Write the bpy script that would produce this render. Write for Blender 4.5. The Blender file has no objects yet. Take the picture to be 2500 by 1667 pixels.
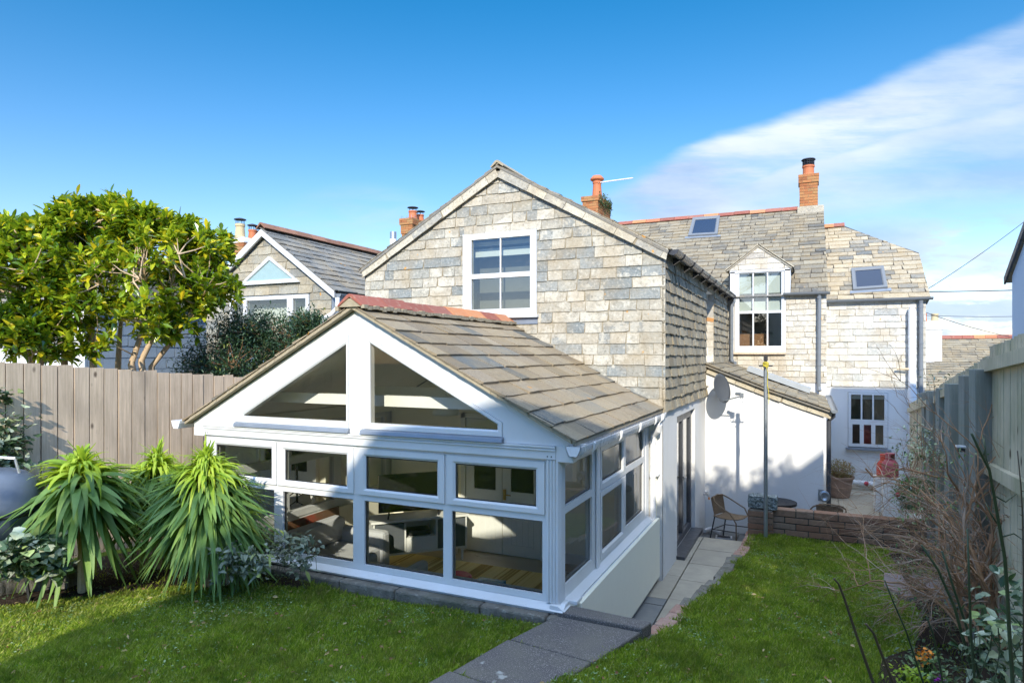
import bpy, bmesh, math, random
import numpy as np
from mathutils import Vector
R_ = math.radians
rnd = random.Random(7)
sc = bpy.context.scene
col = sc.collection

# ------------------------------------------------------------------ camera, sky, sun
PSI = R_(24.65); CAMZ = 2.96; FPX = 1577.0
cam = bpy.data.cameras.new('camera'); co = bpy.data.objects.new('camera', cam); col.objects.link(co)
co.location = (0, 0, CAMZ); co.rotation_euler = (R_(90), 0, PSI)
cam.sensor_width = 36; cam.lens = FPX/2500*36; cam.shift_y = (866-833.5)/2500; cam.clip_end = 2000
cam.clip_start = 0.05
sc.camera = co
SUN = Vector((.536, -1.6, .99)).normalized()
sl = bpy.data.lights.new('sun', 'SUN'); so = bpy.data.objects.new('sun', sl); col.objects.link(so)
sl.energy = 3.6; sl.angle = R_(.55); sl.color = (1, .92, .78)
so.rotation_euler = SUN.to_track_quat('Z', 'Y').to_euler(); so.location = (5, -12, 14)
w = bpy.data.worlds.new('World'); sc.world = w; w.use_nodes = True
def world():
    nt = w.node_tree; N = nt.nodes; Lk = nt.links; N.clear()
    out = N.new('ShaderNodeOutputWorld'); bg = N.new('ShaderNodeBackground'); bg.inputs[1].default_value = .15
    sky = N.new('ShaderNodeTexSky'); sky.sky_type = 'NISHITA'; sky.sun_disc = False
    sky.sun_elevation = math.asin(SUN.z); sky.sun_rotation = math.atan2(SUN.x, SUN.y)
    sky.air_density = 1.0; sky.dust_density = .3; sky.ozone_density = 2.5
    hs = N.new('ShaderNodeHueSaturation'); hs.inputs['Saturation'].default_value = 1.2; hs.inputs['Value'].default_value = 1.0
    Lk.new(sky.outputs[0], hs.inputs['Color'])
    ml = N.new('ShaderNodeMix'); ml.data_type = 'RGBA'; ml.blend_type = 'MULTIPLY'; ml.inputs[0].default_value = 1; Lk.new(hs.outputs[0], ml.inputs[6]); tintn = ml
    tc = N.new('ShaderNodeTexCoord'); rot = N.new('ShaderNodeVectorRotate'); rot.rotation_type = 'Z_AXIS'
    rot.inputs['Angle'].default_value = -PSI
    Lk.new(tc.outputs['Generated'], rot.inputs['Vector'])
    sep = N.new('ShaderNodeSeparateXYZ'); Lk.new(rot.outputs[0], sep.inputs[0])
    def M(op, a, b=None, c=None, clamp=False):
        m = N.new('ShaderNodeMath'); m.operation = op; m.use_clamp = clamp
        for i, v in enumerate((a, b, c)):
            if v is None: continue
            if isinstance(v, (int, float)): m.inputs[i].default_value = v
            else: Lk.new(v, m.inputs[i])
        return m.outputs[0]
    y = M('MAXIMUM', sep.outputs[1], .05)
    px = M('DIVIDE', sep.outputs[0], y); pz = M('DIVIDE', sep.outputs[2], y)
    def noise(sx, sy, ang, scale, detail=6, rough=.55, off=0):
        cb = N.new('ShaderNodeCombineXYZ'); Lk.new(px, cb.inputs[0]); Lk.new(pz, cb.inputs[1]); cb.inputs[2].default_value = off
        mp = N.new('ShaderNodeMapping'); mp.vector_type = 'POINT'; mp.inputs['Rotation'].default_value = (0, 0, ang)
        mp.inputs['Scale'].default_value = (sx, sy, 1); Lk.new(cb.outputs[0], mp.inputs[0])
        n = N.new('ShaderNodeTexNoise'); n.inputs['Scale'].default_value = scale; n.inputs['Detail'].default_value = detail
        n.inputs['Roughness'].default_value = rough; Lk.new(mp.outputs[0], n.inputs['Vector']); return n.outputs[0]
    front = M('GREATER_THAN', sep.outputs[1], .06)
    def smooth(v, a, b):
        m = N.new('ShaderNodeMapRange'); m.interpolation_type = 'SMOOTHSTEP'; m.inputs['From Min'].default_value = a
        m.inputs['From Max'].default_value = b; Lk.new(v, m.inputs[0]); return m.outputs[0]
    n1 = noise(1, 3.2, R_(-21), 2.4, 5, .5); n2 = noise(1, 4.5, R_(-4), 5, 7, .6, 3.1); n3 = noise(1, 3, R_(-18), 1.3, 4, .5, 7)
    # upper wedge : edge line through (.12,.245) to (.79,.50)
    wob = M('MULTIPLY', M('SUBTRACT', n1, .5), .10)
    e = M('SUBTRACT', M('ADD', M('MULTIPLY', M('SUBTRACT', px, .12), .39), M('ADD', wob, .262)), pz)   # >0 below edge
    a1 = smooth(e, -.006, .022); fade = smooth(px, .08, .24)
    low = smooth(M('SUBTRACT', pz, M('ADD', M('MULTIPLY', M('SUBTRACT', px, .12), .10), .155)), -.035, .05)
    gap = smooth(n3, .36, .62)
    c1 = M('MULTIPLY', M('MULTIPLY', a1, fade), M('MULTIPLY', low, M('ADD', M('MULTIPLY', gap, .50), .50)))
    # low banks on the right, near the horizon
    b = M('MULTIPLY', smooth(px, .42, .56), smooth(pz, .25, .17))
    c2 = M('MULTIPLY', b, smooth(n2, .42, .56))
    # faint wisp on the left
    dx = M('MULTIPLY', M('SUBTRACT', px, -.235), 7.0); dz = M('MULTIPLY', M('SUBTRACT', pz, .185), 13.0)
    d = M('ADD', M('MULTIPLY', dx, dx), M('MULTIPLY', dz, dz))
    c3 = M('MULTIPLY', M('MULTIPLY', smooth(d, 1.3, 0), smooth(n2, .3, .7)), .55)
    n5 = noise(1, 7, R_(-17), 3.0, 8, .62, 21); band = smooth(n5, .36, .56); c1 = M('MULTIPLY', c1, M('ADD', .66, M('MULTIPLY', band, .42)))
    lowcut = smooth(M('SUBTRACT', pz, M('ADD', .13, M('MULTIPLY', M('SUBTRACT', px, .3), .12))), .0, .09); c1 = M('MULTIPLY', c1, lowcut)
    # second streak under the wedge
    e2 = M('SUBTRACT', M('ADD', M('MULTIPLY', M('SUBTRACT', px, .16), .30), M('ADD', M('MULTIPLY', wob, .8), .215)), pz)
    c4 = M('MULTIPLY', M('MULTIPLY', smooth(e2, -.01, .02), smooth(e2, .10, .02)), M('MULTIPLY', smooth(px, .14, .30), .75))
    c1 = M('MAXIMUM', c1, c4)
    call = M('MULTIPLY', M('MAXIMUM', M('MAXIMUM', M('MULTIPLY', c1, 1.15), M('MULTIPLY', c2, .85)), c3), front, clamp=True)
    n4 = noise(1, 3.5, R_(-14), 3.4, 6, .55, 11)
    cr = N.new('ShaderNodeMapRange'); Lk.new(n4, cr.inputs[0]); cr.inputs['From Min'].default_value = .3; cr.inputs['From Max'].default_value = .68
    cm = N.new('ShaderNodeMix'); cm.data_type = 'RGBA'; cm.inputs[6].default_value = (1.7, 2.45, 3.7, 1); cm.inputs[7].default_value = (3.5, 3.9, 4.3, 1)
    Lk.new(cr.outputs[0], cm.inputs[0])
    mx = N.new('ShaderNodeMix'); mx.data_type = 'RGBA'; Lk.new(call, mx.inputs[0]); Lk.new(ml.outputs[2], mx.inputs[6]); Lk.new(cm.outputs[2], mx.inputs[7])
    # bright bluish fill added to the unseen sky overhead and behind the viewer
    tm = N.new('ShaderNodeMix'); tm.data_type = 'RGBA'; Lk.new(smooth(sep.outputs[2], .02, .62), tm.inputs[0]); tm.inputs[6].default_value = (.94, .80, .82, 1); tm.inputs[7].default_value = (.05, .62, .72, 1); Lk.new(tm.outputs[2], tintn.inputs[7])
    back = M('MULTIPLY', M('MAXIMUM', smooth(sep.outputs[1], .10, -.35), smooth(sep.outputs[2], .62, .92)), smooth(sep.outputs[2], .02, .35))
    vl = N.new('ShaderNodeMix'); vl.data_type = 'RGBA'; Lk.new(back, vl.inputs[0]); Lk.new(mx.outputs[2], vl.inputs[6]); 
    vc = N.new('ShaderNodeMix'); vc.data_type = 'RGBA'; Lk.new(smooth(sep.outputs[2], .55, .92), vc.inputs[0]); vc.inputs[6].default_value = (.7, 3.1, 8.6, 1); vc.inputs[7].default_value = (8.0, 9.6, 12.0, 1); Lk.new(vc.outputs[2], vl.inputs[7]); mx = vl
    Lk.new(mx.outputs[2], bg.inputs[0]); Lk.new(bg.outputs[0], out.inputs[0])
world()
vs = sc.view_settings; vs.view_transform = 'Standard'; vs.look = 'None'; vs.gamma = 1; vs.exposure = 0.8; vs.use_curve_mapping = False
sc.cycles.max_bounces = 10; sc.cycles.diffuse_bounces = 8; sc.cycles.transparent_max_bounces = 16; sc.cycles.caustics_reflective = False; sc.cycles.caustics_refractive = False

# pixel of the photograph -> point on a world plane (used to take real positions)
RV = Vector((math.cos(PSI), math.sin(PSI), 0)); FV = Vector((-math.sin(PSI), math.cos(PSI), 0)); C0 = Vector((0, 0, CAMZ))
def ray(x, y): return FV + RV*((x-1250)/FPX) + Vector((0, 0, -(y-866)/FPX))
def onp(x, y, ax, v):
    r = ray(x, y); i = 'XYZ'.index(ax); return C0 + r*((v-C0[i])/r[i])
def onplane(x, y, p0, n):
    r = ray(x, y); n = Vector(n); return C0 + r*(((Vector(p0)-C0).dot(n))/r.dot(n))
def att(x, y, t): return C0 + ray(x, y)*t

# ------------------------------------------------------------------ object helpers
def tag(o, label=None, cat=None, group=None, kind=None):
    if label: o['label'] = label
    if cat: o['category'] = cat
    if group: o['group'] = group
    if kind: o['kind'] = kind
    return o
def thing(name, label, cat, loc=(0, 0, 0), rotz=0, group=None):
    o = bpy.data.objects.new(name, None); col.objects.link(o); o.location = loc; o.rotation_euler = (0, 0, rotz)
    o.empty_display_size = .2
    return tag(o, label, cat, group)
def accloc(o):
    v = Vector((0, 0, 0))
    while o: v += o.location; o = o.parent
    return v
def copy_tree(o, parent=None):
    c = o.copy(); col.objects.link(c); c.parent = parent
    for ch in [x for x in bpy.data.objects if x.parent == o]: copy_tree(ch, c)
    return c
class MB:
    def __init__(s): s.v = []; s.f = []; s.m = []
    def poly(s, pts, mi=0):
        b = len(s.v); s.v += [tuple(p) for p in pts]; s.f.append(tuple(range(b, b+len(pts)))); s.m.append(mi)
    def prism(s, pts, off, mi=0, cap=True):
        """closed prism from polygon pts (front) extruded by vector off"""
        b = len(s.v); n = len(pts); off = Vector(off)
        s.v += [tuple(p) for p in pts] + [tuple(Vector(p)+off) for p in pts]
        s.f.append(tuple(range(b, b+n))); s.m.append(mi)
        s.f.append(tuple(range(b+2*n-1, b+n-1, -1))); s.m.append(mi)
        for i in range(n):
            j = (i+1) % n; s.f.append((b+i, b+n+i, b+n+j, b+j)); s.m.append(mi)
    def box(s, a, c, mi=0, rot=0, piv=None):
        x0, y0, z0 = a; x1, y1, z1 = c
        P = [(x0, y0, z0), (x1, y0, z0), (x1, y1, z0), (x0, y1, z0), (x0, y0, z1), (x1, y0, z1), (x1, y1, z1), (x0, y1, z1)]
        if rot:
            px, py = piv if piv else ((x0+x1)/2, (y0+y1)/2); cs, sn = math.cos(rot), math.sin(rot)
            P = [(px+(x-px)*cs-(y-py)*sn, py+(x-px)*sn+(y-py)*cs, z) for x, y, z in P]
        b = len(s.v); s.v += P
        for q in ((0, 3, 2, 1), (4, 5, 6, 7), (0, 1, 5, 4), (1, 2, 6, 5), (2, 3, 7, 6), (3, 0, 4, 7)): s.f.append(tuple(b+i for i in q)); s.m.append(mi)
    def bar(s, p, q, wd, ht, up=(0, 0, 1), mi=0):
        p = Vector(p); q = Vector(q); d = (q-p).normalized(); up = Vector(up); sd = d.cross(up)
        if sd.length < 1e-4: sd = Vector((1, 0, 0))
        sd.normalize(); u = sd.cross(d).normalized(); a = sd*wd/2; h = u*ht/2
        s.prism([p-a-h, p+a-h, p+a+h, p-a+h], q-p, mi)
    def tube(s, pts, r, n=8, mi=0, cap=True):
        pts = [Vector(p) for p in pts]; m = len(pts); rr = r if isinstance(r, (list, tuple)) else [r]*m
        b = len(s.v); prev = None
        for i, p in enumerate(pts):
            d = (pts[min(i+1, m-1)]-pts[max(i-1, 0)]).normalized()
            if prev is None:
                a = d.cross(Vector((0, 0, 1)));
                if a.length < .05: a = d.cross(Vector((1, 0, 0)))
            else: a = prev-d*prev.dot(d)
            a.normalize(); prev = a; c = d.cross(a)
            for k in range(n):
                t = 2*math.pi*k/n; s.v.append(tuple(p+(a*math.cos(t)+c*math.sin(t))*rr[i]))
        for i in range(m-1):
            for k in range(n):
                k2 = (k+1) % n; s.f.append((b+i*n+k, b+i*n+k2, b+(i+1)*n+k2, b+(i+1)*n+k)); s.m.append(mi)
        if cap:
            s.f.append(tuple(b+k for k in range(n-1, -1, -1))); s.m.append(mi)
            s.f.append(tuple(b+(m-1)*n+k for k in range(n))); s.m.append(mi)
    def lathe(s, prof, c=(0, 0, 0), n=20, mi=0, sx=1, sy=1):
        b = len(s.v); m = len(prof)
        for r, z in prof:
            for k in range(n):
                t = 2*math.pi*k/n; s.v.append((c[0]+r*sx*math.cos(t), c[1]+r*sy*math.sin(t), c[2]+z))
        for i in range(m-1):
            for k in range(n):
                k2 = (k+1) % n; s.f.append((b+i*n+k, b+i*n+k2, b+(i+1)*n+k2, b+(i+1)*n+k)); s.m.append(mi)
        if prof[0][0] > 1e-4: s.f.append(tuple(b+k for k in range(n-1, -1, -1))); s.m.append(mi)
        if prof[-1][0] > 1e-4: s.f.append(tuple(b+(m-1)*n+k for k in range(n))); s.m.append(mi)
    def ring(s, outer, inner, back, mi=0, slope=0.0):
        """frame between two matching loops; back = extrusion vector (away from viewer); inner edge set back by slope"""
        n = len(outer); back = Vector(back); bl = back.normalized()*slope
        o = [Vector(p) for p in outer]; i_ = [Vector(p) for p in inner]
        mid = [a.lerp(c, .72) for a, c in zip(o, i_)]
        for k in range(n):
            j = (k+1) % n
            s.poly([o[k], o[j], mid[j], mid[k]], mi); s.poly([mid[k], mid[j], i_[j]+bl, i_[k]+bl], mi)
            s.poly([o[j], o[k], o[k]+back, o[j]+back], mi); s.poly([i_[k]+bl, i_[j]+bl, i_[j]+back, i_[k]+back], mi)
            s.poly([o[k]+back, i_[k]+back, i_[j]+back, o[j]+back], mi)
    def build(s, name, mat, parent=None, world=True, smooth=False, bevel=0):
        me = bpy.data.meshes.new(name); me.from_pydata(s.v, [], s.f)
        mats = mat if isinstance(mat, (list, tuple)) else ([mat, M['joint_dark' if 'roof' in name or 'side' in name else 'joint']] if 1 in s.m else [mat])
        for m in mats: me.materials.append(m)
        if len(mats) > 1: me.polygons.foreach_set('material_index', s.m)
        if smooth: me.polygons.foreach_set('use_smooth', [True]*len(me.polygons))
        me.update()
        o = bpy.data.objects.new(name, me); col.objects.link(o)
        if parent:
            o.parent = parent
            if world: o.location = -accloc(parent)
        if bevel:
            b = o.modifiers.new('bevel', 'BEVEL'); b.width = bevel; b.segments = 2; b.limit_method = 'ANGLE'; b.angle_limit = R_(35)
        return o
def npmesh(name, V, F, mat, parent=None, smooth=False):
    """V (n,3) array, F (m,k) int array"""
    me = bpy.data.meshes.new(name); n = len(V); m, k = F.shape
    me.vertices.add(n); me.vertices.foreach_set('co', V.astype(np.float32).ravel())
    me.loops.add(m*k); me.loops.foreach_set('vertex_index', F.astype(np.int32).ravel())
    me.polygons.add(m); me.polygons.foreach_set('loop_start', np.arange(0, m*k, k, dtype=np.int32))
    me.polygons.foreach_set('use_smooth', np.full(m, smooth)); me.materials.append(mat)
    me.update(calc_edges=True)
    o = bpy.data.objects.new(name, me); col.objects.link(o)
    if parent: o.parent = parent; o.location = -accloc(parent)
    return o
rg = np.random.default_rng(5)
def leafarr(P, D, L, W, droop=.3, k=4, fold=.25, roll=None, prof=.8, curl=0, tip=.05):
    """array of leaf blades: P base points, D directions (n,3), L lengths, W widths -> V,F"""
    n = len(P); D = D/np.linalg.norm(D, axis=1, keepdims=True)
    up = np.tile([0, 0, 1.], (n, 1)); S = np.cross(D, up); l = np.linalg.norm(S, axis=1, keepdims=True)
    S = np.where(l < .05, np.array([[1., 0, 0]]), S/np.maximum(l, 1e-6)); Nn = np.cross(S, D)
    if roll is None: roll = rg.uniform(-.6, .6, n)
    c, s_ = np.cos(roll)[:, None], np.sin(roll)[:, None]; S, Nn = S*c+Nn*s_, Nn*c-S*s_
    L = np.broadcast_to(L, (n,)); W = np.broadcast_to(W, (n,)); droop = np.broadcast_to(droop, (n,))
    rows = []
    for i in range(k+1):
        t = i/k; wv = math.sin(math.pi*min(1, max(.04, t**prof)*.96+.02))
        if i == k: wv = tip
        ctr = P + D*(L*t)[:, None]*(1-.35*droop[:, None]*t*t) + np.array([0, 0, -1.])*(L*droop*t*t)[:, None] + Nn*(L*curl*math.sin(t*6))[:, None]
        h = (W*wv/2)[:, None]; rows += [ctr-S*h+Nn*h*fold, ctr, ctr+S*h+Nn*h*fold]
    V = np.stack(rows, 1).reshape(-1, 3); m = 3*(k+1); F = []
    base = (np.arange(n)*m)[:, None]
    for i in range(k):
        a = 3*i
        F += [base+np.array([[a, a+1, a+4, a+3]]), base+np.array([[a+1, a+2, a+5, a+4]])]
    return V, np.concatenate(F)
# ---- clipping for slates
def clip(poly, a, b, c):
    """keep a*u+b*v<=c"""
    out = []; n = len(poly)
    for i in range(n):
        p, q = poly[i], poly[(i+1) % n]; dp = a*p[0]+b*p[1]-c; dq = a*q[0]+b*q[1]-c
        if dp <= 0: out.append(p)
        if (dp < 0 < dq) or (dq < 0 < dp):
            t = dp/(dp-dq); out.append((p[0]+(q[0]-p[0])*t, p[1]+(q[1]-p[1])*t))
    return out
def area(p):
    return abs(sum(p[i][0]*p[(i+1) % len(p)][1]-p[(i+1) % len(p)][0]*p[i][1] for i in range(len(p))))/2 if len(p) > 2 else 0
def clipconvex(poly, cv):
    n = len(cv); sg = sum(cv[i][0]*cv[(i+1) % n][1]-cv[(i+1) % n][0]*cv[i][1] for i in range(n))
    if sg < 0: cv = cv[::-1]
    for i in range(n):
        (x0, y0), (x1, y1) = cv[i], cv[(i+1) % n]; a, b = (y1-y0), -(x1-x0); poly = clip(poly, a, b, a*x0+b*y0)
        if len(poly) < 3: return []
    return poly
def minus(poly, h):
    u0, v0, u1, v1 = h; out = [clip(poly, 1, 0, u0), clip(poly, -1, 0, -u1)]
    mid = clip(clip(poly, -1, 0, -u0), 1, 0, u1)
    if len(mid) > 2: out += [clip(mid, 0, 1, v0), clip(mid, 0, -1, -v1)]
    return [p for p in out if area(p) > 1e-5]
def slates(mb, O, U, V, N, cv, h, w0, w1, th=.012, holes=(), jit=.006, v0=None, gap=.0035, seed=1, hv=.0, rag=3, back=True):
    r = random.Random(seed); O = Vector(O); U = Vector(U).normalized(); V = Vector(V).normalized(); N = Vector(N).normalized()
    us = [p[0] for p in cv]; vv = [p[1] for p in cv]; v = min(vv) if v0 is None else v0
    if back:
        ps = [cv]
        for H in holes:
            nx = []
            for q in ps: nx += minus(q, H)
            ps = nx
        for q in ps: mb.poly([O+U*x+V*y-N*.001 for x, y in q], 1)
    while v < max(vv):
        hh = h*(1+r.uniform(-hv, hv)); u = min(us)-r.uniform(0, w1)
        while u < max(us):
            ww = r.uniform(w0, w1) if r.random() < .8 else r.uniform(w0, w1)*.6
            a, b = u+gap, u+ww-gap; t = th*r.uniform(.7, 1.5); dv = r.uniform(-jit, jit); tw = r.uniform(-.3, .3)*th
            bot = [(a+(b-a)*i/rag, v+dv+r.uniform(-jit, jit)*.6) for i in range(rag+1)]
            if r.random() < .3: bot[0] = (bot[0][0]+r.uniform(.005, .02), bot[0][1]+r.uniform(.0, .012))
            if r.random() < .3: bot[-1] = (bot[-1][0]-r.uniform(.005, .02), bot[-1][1]+r.uniform(.0, .012))
            p = bot+[(b, v+hh*1.05), (a, v+hh*1.05)]
            ps = [clipconvex(p, cv)]
            for H in holes:
                nx = []
                for q in ps: nx += minus(q, H) if len(q) > 2 else []
                ps = nx
            for q in ps:
                if area(q) < 2e-4: continue
                f = []; bk = []
                for (x, y) in q:
                    k = max(0, min(1, (y-v)/hh)); o = t*(1-k)+tw*(x-u)/ww+.001
                    f.append(O+U*x+V*y+N*o); bk.append(O+U*x+V*y-N*.006)
                n = len(q); bi = len(mb.v); mb.v += [tuple(x) for x in f+bk]
                mb.f.append(tuple(range(bi, bi+n))); mb.m.append(0)
                for i in range(n):
                    j = (i+1) % n; mb.f.append((bi+j, bi+i, bi+n+i, bi+n+j)); mb.m.append(0)
            u += ww
        v += hh
def wall(mb, O, U, V, cv, holes=(), N=None, reveal=.12, mi=0, rmi=None):
    """flat wall with rectangular holes and reveals behind them"""
    O = Vector(O); U = Vector(U).normalized(); V = Vector(V).normalized(); N = Vector(N) if N else U.cross(V)
    ps = [cv]
    for H in holes:
        nx = []
        for q in ps: nx += minus(q, H)
        ps = nx
    for q in ps: mb.poly([O+U*x+V*y for x, y in q], mi)
    for (a, b, c, d) in holes:
        q = [(a, b), (c, b), (c, d), (a, d)]; P = [O+U*x+V*y for x, y in q]
        for i in range(4):
            j = (i+1) % 4; mb.poly([P[i], P[j], P[j]-N*reveal, P[i]-N*reveal], mi if rmi is None else rmi)
X_, Y_, Z_ = Vector((1, 0, 0)), Vector((0, 1, 0)), Vector((0, 0, 1))

# ------------------------------------------------------------------ materials
class NT:
    def __init__(s, name):
        s.m = bpy.data.materials.new(name); s.m.use_nodes = True; s.t = s.m.node_tree; s.N = s.t.nodes; s.L = s.t.links
        s.N.clear(); s.out = s.N.new('ShaderNodeOutputMaterial'); s.tc = s.N.new('ShaderNodeTexCoord')
        s.geo = s.N.new('ShaderNodeNewGeometry')
    def put(s, sock, v):
        if isinstance(v, (int, float)): sock.default_value = v
        elif isinstance(v, (tuple, list)): sock.default_value = tuple(v)+((1,) if len(v) == 3 and len(sock.default_value) == 4 else ())
        else: s.L.new(v, sock)
    def noise(s, scale, detail=5, rough=.55, sc=(1, 1, 1), vec=None, w=None):
        mp = s.N.new('ShaderNodeMapping'); mp.inputs['Scale'].default_value = sc; s.L.new(vec or s.tc.outputs['Object'], mp.inputs[0])
        n = s.N.new('ShaderNodeTexNoise'); n.inputs['Scale'].default_value = scale; n.inputs['Detail'].default_value = detail
        n.inputs['Roughness'].default_value = rough
        if w is not None: n.noise_dimensions = '4D'; s.put(n.inputs['W'], w)
        s.L.new(mp.outputs[0], n.inputs['Vector']); return n.outputs[0]
    def vor(s, scale, sc=(1, 1, 1), out=0, feat='F1', rnd_=1.0):
        mp = s.N.new('ShaderNodeMapping'); mp.inputs['Scale'].default_value = sc; s.L.new(s.tc.outputs['Object'], mp.inputs[0])
        n = s.N.new('ShaderNodeTexVoronoi'); n.feature = feat; n.inputs['Scale'].default_value = scale; n.inputs['Randomness'].default_value = rnd_
        s.L.new(mp.outputs[0], n.inputs['Vector']); return n.outputs[out]
    def ramp(s, f, stops, interp='LINEAR'):
        r = s.N.new('ShaderNodeValToRGB'); r.color_ramp.interpolation = interp; e = r.color_ramp.elements
        while len(e) < len(stops): e.new(.5)
        for i, (p, c) in enumerate(stops): e[i].position = p; e[i].color = tuple(c)+(1,) if len(c) == 3 else c
        s.L.new(f, r.inputs[0]); return r.outputs[0]
    def mr(s, f, a, b, c=0, d=1):
        m = s.N.new('ShaderNodeMapRange'); m.inputs[1].default_value = a; m.inputs[2].default_value = b; m.inputs[3].default_value = c; m.inputs[4].default_value = d
        s.L.new(f, m.inputs[0]); return m.outputs[0]
    def mix(s, f, a, b, bt='MIX'):
        m = s.N.new('ShaderNodeMix'); m.data_type = 'RGBA'; m.blend_type = bt; s.put(m.inputs[0], f); s.put(m.inputs[6], a); s.put(m.inputs[7], b); return m.outputs[2]
    def math(s, op, a, b=0):
        m = s.N.new('ShaderNodeMath'); m.operation = op; s.put(m.inputs[0], a); s.put(m.inputs[1], b); return m.outputs[0]
    def bump(s, h, st=.3, d=.01):
        b = s.N.new('ShaderNodeBump'); b.inputs['Strength'].default_value = st; b.inputs['Distance'].default_value = d; s.L.new(h, b.inputs['Height']); return b.outputs[0]
    def pr(s, colr, rough=.6, metal=0, bump=None, spec=.5, **k):
        p = s.N.new('ShaderNodeBsdfPrincipled'); s.put(p.inputs['Base Color'], colr); s.put(p.inputs['Roughness'], rough); s.put(p.inputs['Metallic'], metal)
        p.inputs['Specular IOR Level'].default_value = spec
        if bump is not None: s.L.new(bump, p.inputs['Normal'])
        return p.outputs[0]
    def done(s, sh): s.L.new(sh, s.out.inputs[0]); return s.m
def simple(name, c, rough=.5, metal=0, var=.12, scale=8, bump=.0, spec=.5, bs=60):
    t = NT(name); n = t.noise(scale, 5); k = tuple(x*(1-var) for x in c)
    cc = t.mix(n, k, tuple(min(1, x*(1+var)) for x in c))
    return t.done(t.pr(cc, t.mr(t.noise(scale*2), .3, .7, max(.02, rough-.08), min(1, rough+.08)), metal, t.bump(t.noise(bs, 4), bump, .01) if bump else None, spec))
def slate_mat(name, stops, lich=.5, lcol=(.62, .58, .48), dark=.3, streak=(1, 1, 1), orange=True, sc_=1.0):
    t = NT(name); r = t.geo.outputs['Random Per Island']; base = t.ramp(r, stops)
    n1 = t.noise(7*sc_, 9, .72, streak, w=t.math('MULTIPLY', r, 37)); n2 = t.noise(26*sc_, 8, .78, streak, w=t.math('MULTIPLY', r, 11)); n3 = t.noise(2.4, 4); n4 = t.noise(4.5*sc_, 5, .6, streak, w=t.math('MULTIPLY', r, 71))
    per = t.mr(t.math('FRACT', t.math('MULTIPLY', r, 91.7)), 0, 1, -.15, .11)
    c = t.mix(t.mr(n4, .36, .64, 0, .45), base, t.mix(.5, base, (.16, .17, .165)))
    m1 = t.mr(t.math('ADD', n1, per), .50, .55, 0, lich); c = t.mix(m1, c, lcol)
    m2 = t.mr(n2, .54, .62, 0, lich*.85); c = t.mix(m2, c, tuple(min(1, x*1.2) for x in lcol))
    dk = t.mr(n2, .47, .36, 0, dark*1.25); c = t.mix(dk, c, (.075, .07, .055))
    c = t.mix(t.mr(n3, .42, .68, .0, .42), c, (.34, .25, .13))
    if orange:
        v = t.noise(5.5, 2, .5, w=3.3); c = t.mix(t.mr(v, .72, .74, 0, .8), c, (.55, .27, .05))
    return t.done(t.pr(c, t.mr(n1, .3, .7, .6, .9), 0, t.bump(t.math('ADD', n1, t.math('MULTIPLY', n2, .8)), .9, .016), .3))
def render_mat(name, c=(.8, .8, .78), stain=.25):
    t = NT(name); n = t.noise(1.2, 6, .6, (1, 1, .35)); f = t.noise(90, 4, .6); z = t.noise(5, 6, .65, (1, 1, .15))
    cc = t.mix(t.mr(n, .45, .75, 0, stain), c, (.52, .50, .43)); cc = t.mix(t.mr(z, .62, .8, 0, stain), cc, (.40, .39, .34))
    return t.done(t.pr(cc, .85, 0, t.bump(t.math('ADD', f, t.noise(12, 4)), .35, .006), .3))
def glass_mat(name, tint=(.97, .99, .97), base=.015, gloss=.5, dirt=.05):
    t = NT(name); tr = t.N.new('ShaderNodeBsdfTransparent'); tr.inputs[0].default_value = tint+(1,)
    gl = t.N.new('ShaderNodeBsdfGlossy'); gl.inputs['Roughness'].default_value = .015
    fr = t.N.new('ShaderNodeFresnel'); fr.inputs[0].default_value = 1.5
    f = t.math('ADD', t.math('MULTIPLY', fr.outputs[0], gloss*2), base)
    m = t.N.new('ShaderNodeMixShader'); t.L.new(f, m.inputs[0]); t.L.new(tr.outputs[0], m.inputs[1]); t.L.new(gl.outputs[0], m.inputs[2])
    df = t.N.new('ShaderNodeBsdfDiffuse'); df.inputs[0].default_value = (.55, .56, .5, 1)
    m2 = t.N.new('ShaderNodeMixShader'); t.L.new(t.math('ADD', t.mr(t.noise(14, 7, .75), .55, .8, 0, dirt), t.mr(t.noise(180, 2), .70, .74, 0, dirt*2.5)), m2.inputs[0])
    t.L.new(m.outputs[0], m2.inputs[1]); t.L.new(df.outputs[0], m2.inputs[2]); return t.done(m2.outputs[0])
def leaf_mat(name, stops, rough=.45, trans=.35, tcol=None, spec=.4, edge=None):
    t = NT(name); r = t.geo.outputs['Random Per Island']; c = t.ramp(r, stops)
    c = t.mix(t.mr(t.noise(30, 3), .3, .7, 0, .35), c, t.mix(.5, c, (.02, .04, .01)))
    p = t.pr(c, rough, 0, t.bump(t.noise(120, 3), .25, .004), spec)
    tl = t.N.new('ShaderNodeBsdfTranslucent'); t.L.new(t.mix(.5, c, tcol or (.25, .42, .03)), tl.inputs[0])
    m = t.N.new('ShaderNodeMixShader'); m.inputs[0].default_value = trans; t.L.new(p, m.inputs[1]); t.L.new(tl.outputs[0], m.inputs[2]); return t.done(m.outputs[0])
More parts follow.
